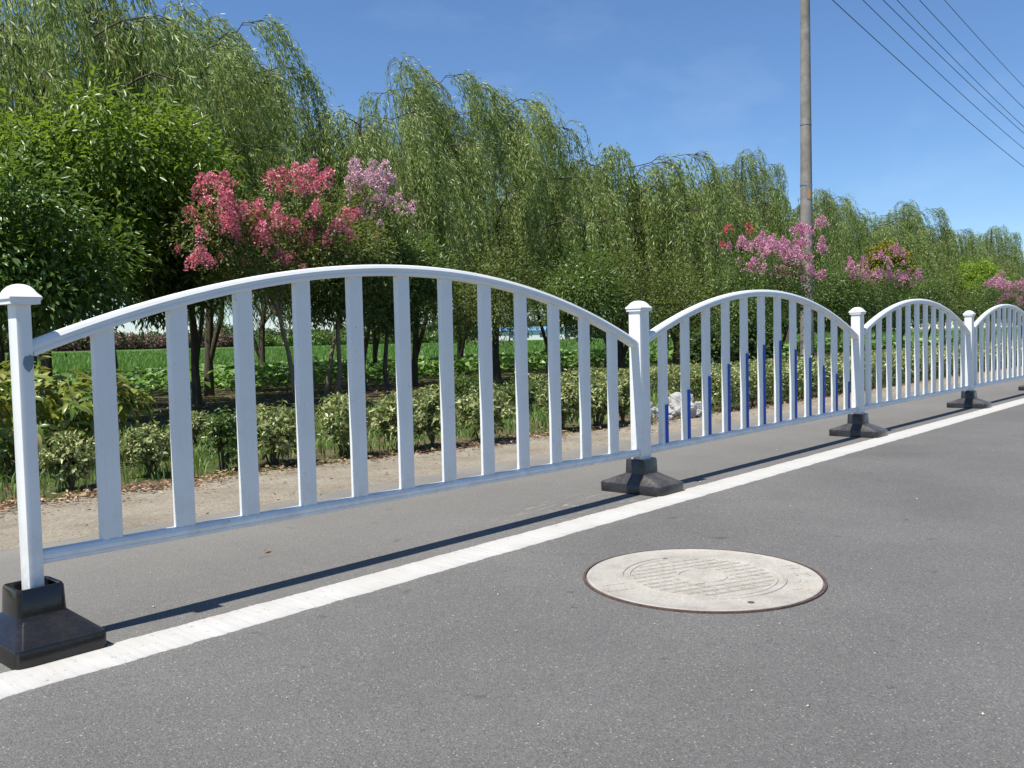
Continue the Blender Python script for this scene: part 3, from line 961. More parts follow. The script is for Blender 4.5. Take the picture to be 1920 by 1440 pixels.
for x, y, sc, v, lb in [(9.2, 6.9, .92, 1, 'olive green small tree above the right part of the nearest arched rail'),
                        (11.2, 6.5, .98, 0, 'dark green small tree left of the post with the striped panel'),
                        (12.6, 6.8, .98, 1, 'olive small tree behind the post where plain and striped panels meet'),
                        (13.6, 6.0, .9, 1, 'olive small tree just left of the magenta crape myrtle'),
                        (17.2, 6.6, .88, 0, 'dark small tree under the magenta flowers beside the pole'),
                        (20.2, 6.2, 1.0, 0, 'dark small tree right behind the utility pole'),
                        (22.2, 6.4, .92, 0, 'dark small tree below the dusky pink flowers right of the pole'),
                        (24.6, 6.1, .9, 0, 'dark small tree under the yellow leaved treetop'),
                        (27.5, 6.3, 1.0, 0, 'dark small tree between the dusky pink flowers and the rightmost flowers'),
                        (30, 6.2, 1.1, 1, 'olive small tree left of the lime green tree'),
                        (34.2, 6.2, 1.05, 0, 'dark small tree below the lime green tree'),
                        (40.5, 6.3, 1.2, 0, 'last dark small tree at the right edge')]:
    add_tree('broadleaf_tree', lb, 'tree', SMALL[v], (x, y, 0), G_ROW, random.uniform(-1, 1), sc)
add_tree('broadleaf_tree', 'tree with yellow and orange leaves amid the dusky pink flowers', 'tree',
    broadleaf(120, [(0, 0, 2.55, .5, .5, .55), (.35, 0, 2.2, .4, .4, .4), (-.2, 0, 2.9, .3, .3, .3)], 170, 50, .10, .05, .09, M['yellow'], [(0, 0, 0), (.02, 0, 1), (0, 0, 1.8), (0, 0, 2.3)], .3, 'bark', 8, .04), (25.2, 6.3, 0), G_ROW)
add_tree('broadleaf_tree', 'rounded lime green tree at the right edge', 'tree',
    broadleaf(121, [(0, 0, 2.3, 1.0, 1.0, .85), (.7, 0, 2.1, .8, .8, .7), (-.7, 0, 1.9, .7, .7, .6), (.2, 0, 2.8, .6, .6, .45)], 380, 52, .11, .05, .12, M['lime'], [(0, 0, 0), (.03, 0, .8), (0, 0, 1.3), (.05, 0, 2)], .3, 'bark', 9, .06), (36.5, 6.9, 0), G_ROW)

# crape myrtles: leaf crown plus separate flower heads
def panicle(seed, mat, h=.22, r=.105, n=104):
    rg = np.random.default_rng(seed)
    t = rg.random(n)**.8
    a = rg.uniform(0, 2*np.pi, n)
    rad = r*(1-t*.75)*np.sqrt(rg.uniform(.25, 1, n))
    lump = 1+.35*np.sin(a*3+seed)*np.sin(t*9)
    p = np.stack([np.cos(a)*rad*lump, np.sin(a)*rad*lump, t*h], 1)
    d = unit(np.stack([np.cos(a), np.sin(a), .5+t], 1) + rg.normal(0, .5, (n, 3)))
    nn = rg.normal(0, 1, (n, 3))
    V, F = leaves(p, d, nn, rg.uniform(.024, .042, n), rg.uniform(.020, .034, n), .35, .2)
    return mesh_np('flower_cluster', V, F, mat)
PAN = {c: [panicle(i+j*10, M[c]) for i in range(3)] for j, c in enumerate(('pink', 'palepink', 'magenta', 'red'))}

def crape(label, loc, lobes, trunk, heads, seed, extra=None, mat='olive'):
    """heads: list of (dx,dy,z,size,colour)"""
    ms = broadleaf(seed, lobes, 210, 44, .055, .025, .085, M[mat], trunk, .1, 'barkpale', 10, .032)
    t = add_tree('crape_myrtle', label, 'flowering tree', ms, loc, 'flowering crape myrtles in front of the willows')
    rg = random.Random(seed)
    for dx, dy, z, s, c in heads:
        o = link('flower_cluster', PAN[c][rg.randrange(3)], t, (dx, dy, z))
        o.rotation_euler = (rg.uniform(-.5, .5), rg.uniform(-.3, .6), rg.uniform(0, 6))
        o.scale = (s, s, s*rg.uniform(.8, 1.15))
    return t
def scatter_heads(rg, spec):
    """spec: (cx, cz, rx, rz, n, size, colour) patches in the x z plane of the tree; heads spread in depth as well"""
    out = []
    for cx, cz, rx, rz, n, s, c in spec:
        for i in range(int(n*1.45)):
            a = rg.uniform(0, 6.283); q = math.sqrt(rg.random())
            out.append((cx+rx*q*math.cos(a), rg.uniform(-.52, .12), cz+rz*q*math.sin(a), s*rg.uniform(.55, 1.05), c))
    return out
rgp = random.Random(5)
# the near tree stands at (5.5, 6.6)
crape('crape myrtle with deep pink flower heads above the nearest panel', (5.10, 6.12, 0),
      [(-.6, 0, 1.95, .75, .55, .45), (.3, 0, 1.95, .7, .5, .45), (-.1, 0, 1.6, .65, .5, .3), (-.8, 0, 2.2, .4, .4, .3), (.1, 0, 2.45, .35, .3, .35)],
      [(.12, 0, 0), (.02, 0, .6), (-.1, 0, 1.05), (-.15, 0, 1.55)],
      scatter_heads(rgp, [(-1.0, 2.22, .22, .26, 13, 1.0, 'pink'), (-.72, 2.08, .3, .22, 13, .95, 'pink'), (-.3, 2.05, .3, .2, 12, .95, 'pink'), (.05, 2.1, .25, .15, 6, .9, 'pink'), (.08, 2.58, .28, .16, 12, 1.0, 'pink'),
                          (-1.25, 1.72, .14, .16, 6, .75, 'pink'), (-.2, 1.72, .3, .1, 4, .75, 'pink'), (.42, 1.95, .28, .16, 11, .9, 'pink'), (-.6, 1.75, .4, .1, 4, .6, 'pink'), (-.02, 1.5, .15, .12, 3, .8, 'pink')]), 201)
crape('crape myrtle with pale pink blossom right of the deep pink one', (6.75, 6.8, 0),
      [(0, 0, 2.3, .45, .4, .5), (.2, 0, 2.0, .5, .45, .4), (-.2, 0, 1.8, .45, .4, .4)],
      [(-.6, .1, 0), (-.45, .1, .7), (-.3, .05, 1.2), (-.1, 0, 1.8)],
      scatter_heads(rgp, [(0, 2.75, .26, .28, 19, .9, 'palepink'), (-.05, 3.0, .12, .12, 6, .8, 'palepink'), (.38, 2.6, .2, .16, 9, .85, 'palepink'), (-.28, 2.35, .25, .2, 8, .85, 'pink'), (.02, 2.4, .3, .16, 7, .8, 'palepink'), (-.25, 2.1, .25, .12, 5, .8, 'pink')]), 202)
crape('magenta crape myrtle in front of the utility pole', (15.1, 4.9, 0),
      [(-.3, 0, 1.85, .95, .6, .5), (.8, 0, 1.95, .8, .55, .5), (-1.2, 0, 1.7, .7, .5, .45), (.3, 0, 1.4, 1.0, .5, .35)],
      [(0, 0, 0), (.03, 0, .5), (0, 0, .9), (-.05, 0, 1.4)],
      scatter_heads(rgp, [(1.22*q[0],)+q[1:2]+(q[2]*1.2,)+q[3:] for q in [(-1.6, 2.42, .13, .15, 4, .8, 'red'), (-.95, 2.28, .4, .16, 12, 1.0, 'magenta'), (-.2, 2.25, .45, .2, 14, .9, 'magenta'), (.35, 2.2, .35, .22, 10, .9, 'magenta'), (.75, 2.42, .2, .2, 8, 1.1, 'magenta'),
                          (-1.1, 1.95, .4, .14, 6, .9, 'magenta'), (.6, 1.9, .25, .16, 9, 1.1, 'magenta'), (-.1, 1.85, .8, .12, 7, .8, 'magenta'), (.95, 2.75, .2, .13, 7, 1.1, 'magenta')]]), 203, mat='dark')
crape('dusky pink crape myrtle right of the utility pole', (22.3, 5.6, 0),
      [(-.6, 0, 1.8, 1.0, .6, .5), (.7, 0, 1.8, 1.1, .6, .5), (0, 0, 1.4, 1.2, .6, .4), (.9, 0, 2.3, .5, .4, .4)],
      [(0, 0, 0), (.03, 0, .5), (0, 0, .9), (-.05, 0, 1.4)],
      scatter_heads(rgp, [(1.4*q[0],)+q[1:2]+(q[2]*1.3,)+q[3:] for q in [(-1.4, 2.35, .2, .16, 6, 1.0, 'magenta'), (-.9, 2.1, .4, .14, 9, 1.0, 'magenta'), (-.2, 2.05, .4, .16, 10, 1.0, 'magenta'), (.6, 2.1, .4, .14, 8, 1.0, 'magenta'), (1.3, 2.05, .4, .2, 10, 1.0, 'magenta'), (.3, 2.6, .5, .25, 11, .9, 'magenta')]]), 204, mat='dark')
crape('rightmost crape myrtle with scattered pink flower heads', (33.6, 5.3, 0),
      [(-1.2, 0, 1.7, 1.2, .7, .5), (.8, 0, 1.8, 1.4, .7, .5), (0, 0, 1.3, 1.6, .7, .4), (2.2, 0, 1.9, 1.2, .6, .5)],
      [(0, 0, 0), (.03, 0, .5), (0, 0, .9), (-.05, 0, 1.4)],
      scatter_heads(rgp, [(-2.2, 2.25, .5, .16, 9, 1.2, 'magenta'), (-.6, 2.05, .9, .2, 14, 1.2, 'magenta'), (.8, 1.95, .9, .25, 14, 1.2, 'magenta'), (2.3, 2.25, .9, .25, 16, 1.2, 'magenta'), (0, 1.65, 1.6, .15, 9, 1.1, 'magenta')]), 205, mat='dark')

# ------------------------------------------------------------------ shrubs and hedges
def shrub(seed, r, h, n, L, W, mat, z0=.10):
    rg = np.random.default_rng(seed)
    # shoots: rosettes of leaves at shoot tips
    ns = n//14
    d = unit(rg.normal(0, 1, (ns, 3)))
    q = .45+.6*rg.random(ns)**.7
    zc = z0+(h-z0)*.52
    C = np.stack([d[:, 0]*r*q, d[:, 1]*r*q, zc + d[:, 2]*(h-z0)*.5*q], 1)
    c = np.repeat(C, 14, 0)
    od = np.repeat(d, 14, 0); od[:, 2] += .5
    m_ = len(c)
    k = np.tile(np.linspace(-.06, .03, 14), ns)
    p = c + unit(od)*k[:, None] + rg.normal(0, .012, (m_, 3))
    dd = unit(unit(od)*.45 + unit(rg.normal(0, 1, (m_, 3))))
    nn = od + rg.normal(0, .5, (m_, 3)); nn[:, 2] += .5
    V, F = leaves(p, dd, nn, rg.uniform(.75, 1.25, m_)*L, rg.uniform(.8, 1.2, m_)*W, .18, .1)
    fol = mesh_np('foliage', V, F, mat)
    paths = []
    for i in range(9):
        a = rg.uniform(0, 6.28); b = rg.uniform(0, .05)
        e = C[rg.integers(0, ns)]
        s = np.linspace(0, 1, 5)[:, None]
        st = np.array([math.cos(a)*b, math.sin(a)*b, 0])
        pts = st + (e-st)*s; pts[:, 2] += .06*np.sin(s[:, 0]*3.14)
        paths.append((pts, .007*(1-.6*s[:, 0])))
    V, F = tubes(paths, 5)
    return fol, mesh_np('stems', V, F, M['twig'], True)
SHR = [shrub(300+i, (.178+.02*(i % 3)), .40, 1900, .042, .021, M['euonymus']) for i in range(4)]
SHD = [shrub(310, .3, .5, 3000, .035, .018, M['dark']), shrub(311, .33, .95, 3600, .065, .03, M['redtip'], .2), shrub(312, .12, .40, 1000, .042, .02, M['dark'], .08)]
def add_shrub(name, label, ms, loc, group, sc=(1, 1, 1), rz=0):
    t = empty(name, loc, rz)
    t.scale = sc
    tag(t, label, 'shrub', group)
    link('foliage', ms[0], t)
    link('stems', ms[1], t)
GS = 'variegated shrubs of the front row beside the dirt verge'
fr_sh = [(1.22, 2.72, 0, .82, 'variegated shrub nearest the photo left edge, right of the first post'),
         (1.78, 2.85, 1, .80, 'sparse variegated shrub seen between the first and second pickets'),
         (2.62, 2.72, 2, .98, 'low variegated shrub seen between the third and fourth pickets'),
         (3.18, 2.66, 3, 1.02, 'full variegated shrub seen between the fourth and fifth pickets'),
         (3.68, 2.62, 0, 1.0, 'variegated shrub seen between the fifth and sixth pickets'),
         (4.02, 2.62, 1, 1.0, 'leggy variegated shrub seen between the sixth and seventh pickets'),
         (4.58, 2.56, 2, 1.05, 'rounded dense variegated shrub seen between the seventh and eighth pickets'),
         (5.75, 2.66, 3, 1.08, 'variegated shrub seen between the ninth and tenth pickets'),
         (6.25, 2.6, 0, 1.05, 'variegated shrub seen beside the eleventh picket of the nearest panel'),
         (6.7, 2.62, 1, 1.05, 'variegated shrub just left of the white post at the striped panel')]
for x, y, v, s, lb in fr_sh:
    yn = y - (2.44-float(verge_y(x)))*1.0 - .04
    x, y = CAM.x+(x-CAM.x)*(yn-CAM.y)/(y-CAM.y), yn
    add_shrub('variegated_shrub', lb, SHR[v], (x, y, 0), GS, (s, s, s), random.uniform(0, 6))
add_shrub('upright_shrub', 'narrow upright dark green shrub with fresh tips, seen right of the second picket', SHD[2], (2.16, 2.62, 0), None, (1, 1, 1), .3)
G2 = 'variegated shrubs of the second row behind the grass'
nb = ['behind the sparse shrub near the left', 'behind the narrow upright shrub', 'behind the low shrub', 'in the second row behind the full shrub', 'in the second row left of the dark clipped bush',
      'in the second row right of the dark clipped bush', 'in the second row behind the grassy gap', 'in the second row near the striped panel post']
for i, (x, y, v, s) in enumerate([(2.75, 4.1, 0, .75), (3.9, 4.9, 3, .6), (4.6, 4.6, 1, .78), (5.25, 4.5, 2, .72), (5.75, 4.4, 3, .85), (7.6, 4.5, 0, .95), (8.2, 4.4, 1, 1.0), (8.75, 4.4, 2, 1.05)]):
    add_shrub('variegated_shrub', 'variegated shrub ' + nb[i], SHR[v], (x, y, 0), G2, (s*1.3, s*1.2, s*.95), random.uniform(0, 6))
add_shrub('clipped_bush', 'dark green rounded bush in the second row near the middle of the nearest panel', SHD[0], (6.75, 4.9, 0), None, (1.25, 1.1, .78))
add_shrub('clipped_bush', 'small dark bush beside the grassy gap right of the rounded dark bush', SHD[0], (6.7, 4.0, 0), None, (.9, .9, .7), 1)
for i, (x, y, s, lb) in enumerate([(11.9, 4.6, .95, 'left'), (12.7, 4.8, 1.02, 'middle'), (13.7, 4.7, 1.1, 'right')]):
    add_shrub('red_tipped_shrub', lb + 'most dark shrub with reddish tips behind the right half of the striped panel' if lb != 'middle' else 'middle dark shrub with reddish tips behind the right half of the striped panel',
              SHD[1], (x, y, 0), 'dark shrubs with reddish tips above the hedge', (s*1.4, s*1.2, s), i*1.3)

def hedge(name, label, x0, x1, yc, hw, h, n, seed, z0=.1):
    rg = np.random.default_rng(seed)
    x = x0*(x1/x0)**rg.random(n)
    a = rg.uniform(-.55, 3.69, n)
    lump = 1+.16*np.sin(x*5.3+seed)+.10*np.sin(x*11.7+1.3*seed)+.06*np.sin(x*23)
    q = (.62+.42*rg.random(n)**.6)
    yy = yc + np.sign(np.cos(a))*np.abs(np.cos(a))**.7*hw*q*(.92+.08*lump)
    zc = z0+(h-z0)*.42
    zz = zc + np.sign(np.sin(a))*np.abs(np.sin(a))**.7*(h-z0)*.58*q*(.85+.15*lump)
    zz = np.maximum(zz, z0*.5)
    p = np.stack([x, yy, zz], 1)
    out = np.stack([rg.normal(0, .3, n), np.cos(a), np.sin(a)+.3], 1)
    d = unit(out*.5 + unit(rg.normal(0, 1, (n, 3))))
    nn = out + rg.normal(0, .5, (n, 3)); nn[:, 2] += .5
    s = np.sqrt(x/x0)**.9
    V, F = leaves(p, d, nn, rg.uniform(.8, 1.25, n)*.042*s, rg.uniform(.8, 1.2, n)*.022*s, .18, .1)
    t = empty(name, (x0, yc, 0))
    tag(t, label, 'hedge')
    V = V - np.array([x0, yc, 0])
    link('foliage', mesh_np('foliage', V, F, M['euonymus']), t)
    paths = []
    for xs in np.arange(x0, min(x1, 26), .16):
        b = np.array([xs-x0+rg.normal(0, .06), rg.uniform(-.6, .3)*hw, 0]); e = b + np.array([rg.normal(0, .1), rg.normal(0, .08), h*.55])
        sg = np.linspace(0, 1, 4)[:, None]
        pts = b+(e-b)*sg; pts[1:3] += rg.normal(0, .012, (2, 3))
        paths.append((pts, np.linspace(.009, .005, 4)))
    V, F = tubes(paths, 4)
    link('stems', mesh_np('stems', V, F, M['twig']), t)
hedge('clipped_hedge', 'long variegated hedge of the front row running right from the white bags', 7.45, 62, 2.24, .33, .42, 62000, 400)
hedge('clipped_hedge', 'long variegated hedge of the second row running right behind the front hedge', 9.1, 62, 4.35, .38, .36, 36000, 401)

# big bush with long leaves at the left
def long_leaf_bush(loc, label):
    rg = np.random.default_rng(77)
    t = empty('long_leaved_bush', loc)
    tag(t, label, 'bush')
    lobes = [(0, 0, .45, .52, .5, .36), (-.45, 0, .42, .42, .45, .33), (.38, .05, .36, .36, .4, .28)]
    C, Nn = lobes_points(rg, lobes, 210, .6)
    per = 9
    c = np.repeat(C, per, 0); nn = np.repeat(Nn, per, 0)
    n = len(c)
    az = rg.uniform(0, 6.28, n)
    od = nn.copy(); od[:, 2] += .6; od = unit(od)
    ref = unit(np.cross(od, np.array([.3, .5, 1.0]))); ref2 = np.cross(od, ref)
    d = unit(od*.45 + ref*np.cos(az)[:, None] + ref2*np.sin(az)[:, None]); d[:, 2] -= .35
    p = c + rg.normal(0, .018, (n, 3))
    up_ = od + rg.normal(0, .25, (n, 3)); up_[:, 2] += .6
    keep = p[:, 2] > .06
    p, d, up_ = p[keep], d[keep], up_[keep]
    n = len(p)
    L = rg.uniform(.085, .14, n); W = L*rg.uniform(.24, .32, n)
    # the 240 leaves nearest to the road and the sun are leaf objects, the rest one mesh
    score = -p[:, 1]*1.0 + p[:, 2]*.8
    near = np.argsort(-score)[:240]
    rest = np.ones(n, bool); rest[near] = False
    V, F = leaves(p[rest], d[rest], up_[rest], L[rest], W[rest], .2, .22)
    tag(link('foliage', mesh_np('foliage', V, F, M['photinia']), t), kind='stuff')
    # a curved eight triangle leaf blade shared by all leaf objects
    s = [0, .25, .5, .75, 1]; w = [0, .42, .5, .34, 0]; zc = [0, .02, 0, -.07, -.2]
    V = [(0, 0, 0)]
    for a, b, c_ in zip(s[1:4], w[1:4], zc[1:4]): V += [(a, b*.28, c_+.03), (a, 0, c_), (a, -b*.28, c_+.03)]
    V.append((1, 0, -.2))
    F3 = [(0, 1, 2), (0, 2, 3), (7, 10, 8), (8, 10, 9)]; F4 = [(1, 4, 5, 2), (2, 5, 6, 3), (4, 7, 8, 5), (5, 8, 9, 6)]
    lm = []
    for q in range(6):
        lm.append(mesh_np('leaf', V, [np.array(F3), np.array(F4)], M['leafobj']))
    for k, i in enumerate(near):
        X = Vector(unit(d[i])); Z = Vector(up_[i]); Y = Z.cross(X).normalized(); Z = X.cross(Y)
        R = Matrix((X, Y, Z)).transposed().to_4x4()
        o = link('leaf', lm[k % 6], t)
        o.matrix_local = Matrix.Translation(Vector(p[i])) @ R @ Matrix.Scale(float(L[i]), 4)
    paths = []
    for i in range(14):
        e = C[rg.integers(0, len(C))]*.9
        st = np.array([rg.normal(0, .12), rg.normal(0, .08), 0]); st[0] += e[0]*.4
        sg = np.linspace(0, 1, 5)[:, None]
        paths.append((st+(e-st)*sg, .011*(1-.6*sg[:, 0])))
    V, F = tubes(paths, 5)
    link('stems', mesh_np('stems', V, F, M['twig'], True), t)
def leafobj_mat():
    mt, nt, b = new_mat('single_long_leaf')
    oi = N(nt, 'ShaderNodeObjectInfo')
    r = ramp(nt, [(0, (.08, .15, .025)), (.45, (.18, .24, .04)), (.8, (.31, .32, .075)), (.93, (.42, .38, .15)), (1, (.36, .15, .07))])
    nt.links.new(oi.outputs['Random'], r.inputs[0])
    nt.links.new(r.outputs[0], b.inputs['Base Color'])
    b.inputs['Roughness'].default_value = .33
    t = N(nt, 'ShaderNodeBsdfTranslucent')
    nt.links.new(mix(nt, .5, r.outputs[0], (.34, .36, .04)), t.inputs[0])
    mx = N(nt, 'ShaderNodeMixShader'); mx.inputs[0].default_value = .28
    nt.links.new(b.outputs[0], mx.inputs[1]); nt.links.new(t.outputs[0], mx.inputs[2])
    nt.links.new(mx.outputs[0], nt.nodes['Material Output'].inputs[0])
    return mt
M['leafobj'] = leafobj_mat()
long_leaf_bush((1.5, 3.75, 0), 'large yellow green bush with long drooping leaves behind the nearest post')

# ------------------------------------------------------------------ ground cover
def blades(p, h, w, rg, lean=.35, mat=None, name='grass'):
    n = len(p)
    a = rg.uniform(0, 6.28, n)
    side = np.stack([np.cos(a), np.sin(a), np.zeros(n)], 1)
    fwd = np.stack([-np.sin(a), np.cos(a), np.zeros(n)], 1)
    h = h[:, None]; w = w[:, None]
    ln = (rg.uniform(.1, 1, n)*lean)[:, None]
    V = np.empty((n, 5, 3))
    V[:, 0] = p - side*w*.5; V[:, 1] = p + side*w*.5
    mid = p + fwd*h*ln*.35; mid[:, 2] += h[:, 0]*.55
    V[:, 2] = mid + side*w*.42; V[:, 3] = mid - side*w*.42
    V[:, 4] = p + fwd*h*ln*1.1; V[:, 4, 2] += h[:, 0]*(1-.25*ln[:, 0])
    i = np.arange(n)[:, None]*5
    F3 = (i+[3, 2, 4]); F4 = i+[0, 1, 2, 3]
    return mesh_np(name, V.reshape(-1, 3), [F3, F4], mat)
rg = np.random.default_rng(55)
def vnoise(x, y, s, seed=0):
    return np.sin(x*s*1.3+seed)*np.sin(y*s*1.7+seed*2)+.6*np.sin(x*s*2.9+y*s*2.1+seed)+.4*np.sin(x*s*5.1-y*s*4.3)
n = 60000
x = -1.5 + 32*rg.random(n)**1.7; y = verge_y(x) + .05 + (5.9-verge_y(x))*rg.random(n)
dens = np.where(y > verge_y(x)+.42, .95, .22) + .3*vnoise(x, y, 1.7, 2)
k = rg.random(n) < np.clip(dens, .08, 1)
x, y = x[k], y[k]; n = len(x)
p = np.stack([x, y, np.full(n, .008)], 1)
g = blades(p, rg.uniform(.04, .125, n)*(1+.35*vnoise(x, y, 1.1, 5)).clip(.4, 1.6), rg.uniform(.005, .010, n)*(1+x/14), rg, .8, M['grass'], 'grass')
tag(link('grass', g), 'rough green grass between the two shrub rows', 'grass', kind='stuff')
# fallen leaves along the verge and under the trees
def litter(n, xy, L, name, label, mat):
    x, y = xy
    p = np.stack([x, y, .012+rg.random(n)*.02], 1)
    a = rg.uniform(0, 6.28, n)
    d = np.stack([np.cos(a), np.sin(a), rg.normal(0, .25, n)], 1)
    nn = np.stack([rg.normal(0, .4, n), rg.normal(0, .4, n), np.ones(n)], 1)
    V, F = leaves(p, d, nn, L*rg.uniform(.6, 1.3, n), L*rg.uniform(.25, .5, n), .3, -.1)
    tag(link(name, mesh_np(name, V, F, mat)), label, 'leaf litter', kind='stuff')
n = 6500
x = .2 + 26*rg.random(n)**1.8
litter(n, (x, verge_y(x)-.01 + rg.normal(0, .11, n) + .07*vnoise(x, x*0, 2.0, 1)), .036, 'fallen_leaves', 'dry brown leaves lying along the edge of the dirt verge', M['dry'])
n = 9000
litter(n, (1 + 30*rg.random(n)**1.3, 5.2 + 5.2*rg.random(n)), .075, 'fallen_leaves', 'dry leaves on the shaded soil under the trees', M['dry'])
# soy rows
rows = []
for yr in np.arange(10.9, 14.9, .55):
    m_ = 2600
    xx = 2 + 48*rg.random(m_)**1.35
    rows.append(np.stack([xx, yr + rg.normal(0, .11, m_), rg.uniform(.10, .42, m_)], 1))
p = np.concatenate(rows); n = len(p)
d = unit(rg.normal(0, 1, (n, 3))); d[:, 2] = d[:, 2]*.3-.1
nn = rg.normal(0, .4, (n, 3)); nn[:, 2] += 1
sc_ = (1+p[:, 0]/45)
V, F = leaves(p, d, nn, rg.uniform(.09, .15, n)*sc_, rg.uniform(.07, .11, n)*sc_, .14, .15)
tag(link('soybean_crop', mesh_np('soybean_crop', V, F, M['soy'])), 'leafy green bean rows at the near edge of the field', 'crop', kind='stuff')
# rice
n = 90000
u_ = rg.random(n)
y = 15.2*(95/15.2)**u_
ang = rg.uniform(math.radians(5), math.radians(76), n)
x = CAM.x + (y-CAM.y)/np.tan(ang)
k = (x < 190) & (x > -5)
x, y = x[k], y[k]; n = len(x)
dist = np.hypot(x-CAM.x, y-CAM.y)
p = np.stack([x, y, np.full(n, .18)], 1)
g = blades(p, rg.uniform(.12, .30, n)*(1+.12*vnoise(x, y, .25, 3)), .012*(dist/16)**1.1, rg, .5, M['rice'], 'rice_crop')
tag(link('rice_crop', g), 'bright green rice filling the field beyond the trees', 'crop', kind='stuff')

# far woods
def far_mass(name, label, items, mat, seed, leaf=.9, n_per=2600):
    rg = np.random.default_rng(seed)
    parts = []
    for (cx, cy, r, h) in items:
        nl = 5
        for q in range(nl):
            lx, ly = cx + rg.normal(0, r*.45), cy + rg.normal(0, r*.45)
            lh = h*rg.uniform(.55, 1.0)
            m_ = n_per//nl
            d = unit(rg.normal(0, 1, (m_, 3)))
            qq = .5+.55*rg.random(m_)**.6
            p = np.stack([lx + d[:, 0]*r*.6*qq, ly + d[:, 1]*r*.6*qq, lh*.52 + d[:, 2]*lh*.5*qq], 1)
            nn = d + rg.normal(0, .4, d.shape); nn[:, 2] += .4
            parts.append(leaves(p, unit(rg.normal(0, 1, (m_, 3))), nn, leaf*rg.uniform(.6, 1.3, m_), leaf*rg.uniform(.4, .8, m_), .15, .1))
    V, F = join(parts)
    o = link(name, mesh_np(name, V, F, mat))
    tag(o, label, 'trees', kind='stuff')
rg2 = np.random.default_rng(91)
its = []
for a in np.arange(20, 78, 1.05):
    R = rg2.uniform(185, 235)
    aa = math.radians(a)
    h = rg2.uniform(5.5, 9.5)
    if a > 47: h *= .62
    if 36.0 < a < 45: R += 60; h *= .95
    its.append((CAM.x+R*math.cos(aa), CAM.y+R*math.sin(aa), h*.8, h))
far_mass('distant_wood', 'dark green wood along the far side of the field', its, M['far'], 500, .85, 1500)
its = []
for a in np.arange(58.5, 74, .9):
    aa = math.radians(a); R = (166.5-CAM.y)/math.sin(aa)
    its.append((CAM.x+R*math.cos(aa), CAM.y+R*math.sin(aa), 2.3, rg2.uniform(3.0, 4.4)))
far_mass('distant_flowering_shrubs', 'reddish flowering shrubs along the far edge of the field at left', its, M['farpink'], 501, .55, 900)
its = []
for a in np.arange(45.5, 57, .8):
    aa = math.radians(a); R = rg2.uniform(165, 182)
    its.append((CAM.x+R*math.cos(aa), CAM.y+R*math.sin(aa), 2.2, rg2.uniform(2.6, 4.6)))
far_mass('distant_bushes', 'green bushes along the far edge of the field', its, M['broad2'], 502, .55, 800)

# far white sheds
def shed(cx, cy, rz, L, Wd, H, label, nwin):
    t = empty('white_shed', (cx, cy, 0), rz)
    tag(t, label, 'shed', 'white sheds with blue roofs across the field')
    bm = bmesh.new(); bmesh.ops.create_cube(bm, size=1, matrix=Matrix.Translation((0, 0, H/2)) @ Matrix.Diagonal((L, Wd, H, 1)))
    link('wall', bm_mesh('wall', bm, M['wallwhite']), t)
    bm = bmesh.new()
    e = .4
    pr = [(-Wd/2-e, H+.02), (0, H+Wd*.16), (Wd/2+e, H+.02), (Wd/2+e, H+.2), (0, H+Wd*.16+.2), (-Wd/2-e, H+.2)]
    a = [bm.verts.new((-L/2-e, y, z)) for y, z in pr]; b_ = [bm.verts.new((L/2+e, y, z)) for y, z in pr]
    for i in range(6): bm.faces.new((a[i], a[(i+1) % 6], b_[(i+1) % 6], b_[i]))
    bm.faces.new(a[::-1]); bm.faces.new(b_)
    link('roof', bm_mesh('roof', bm, M['roofblue']), t)
    bm = bmesh.new(); bmesh.ops.create_cube(bm, size=1, matrix=Matrix.Diagonal((1.1, .12, 1.0, 1)))
    wm = bm_mesh('window', bm, M['windowdark'])
    for i in range(nwin):
        link('window', wm, t, (-L/2+(i+.5)*L/nwin, -Wd/2-.02, H*.58))
def at_ang(a, R): return CAM.x+R*math.cos(math.radians(a)), CAM.y+R*math.sin(math.radians(a))
for a, R, L, lb in ((40.6, 238, 20, 'leftmost low white shed with a blue roof across the field'), (36.6, 244, 22, 'low white shed with a blue roof just left of the striped panel post'), (32.0, 236, 12, 'low white shed with a blue roof behind the first striped pickets')):
    cx, cy = at_ang(a, R)
    shed(cx, cy, math.radians(a-90), L, 6, 2.5, lb, 5)

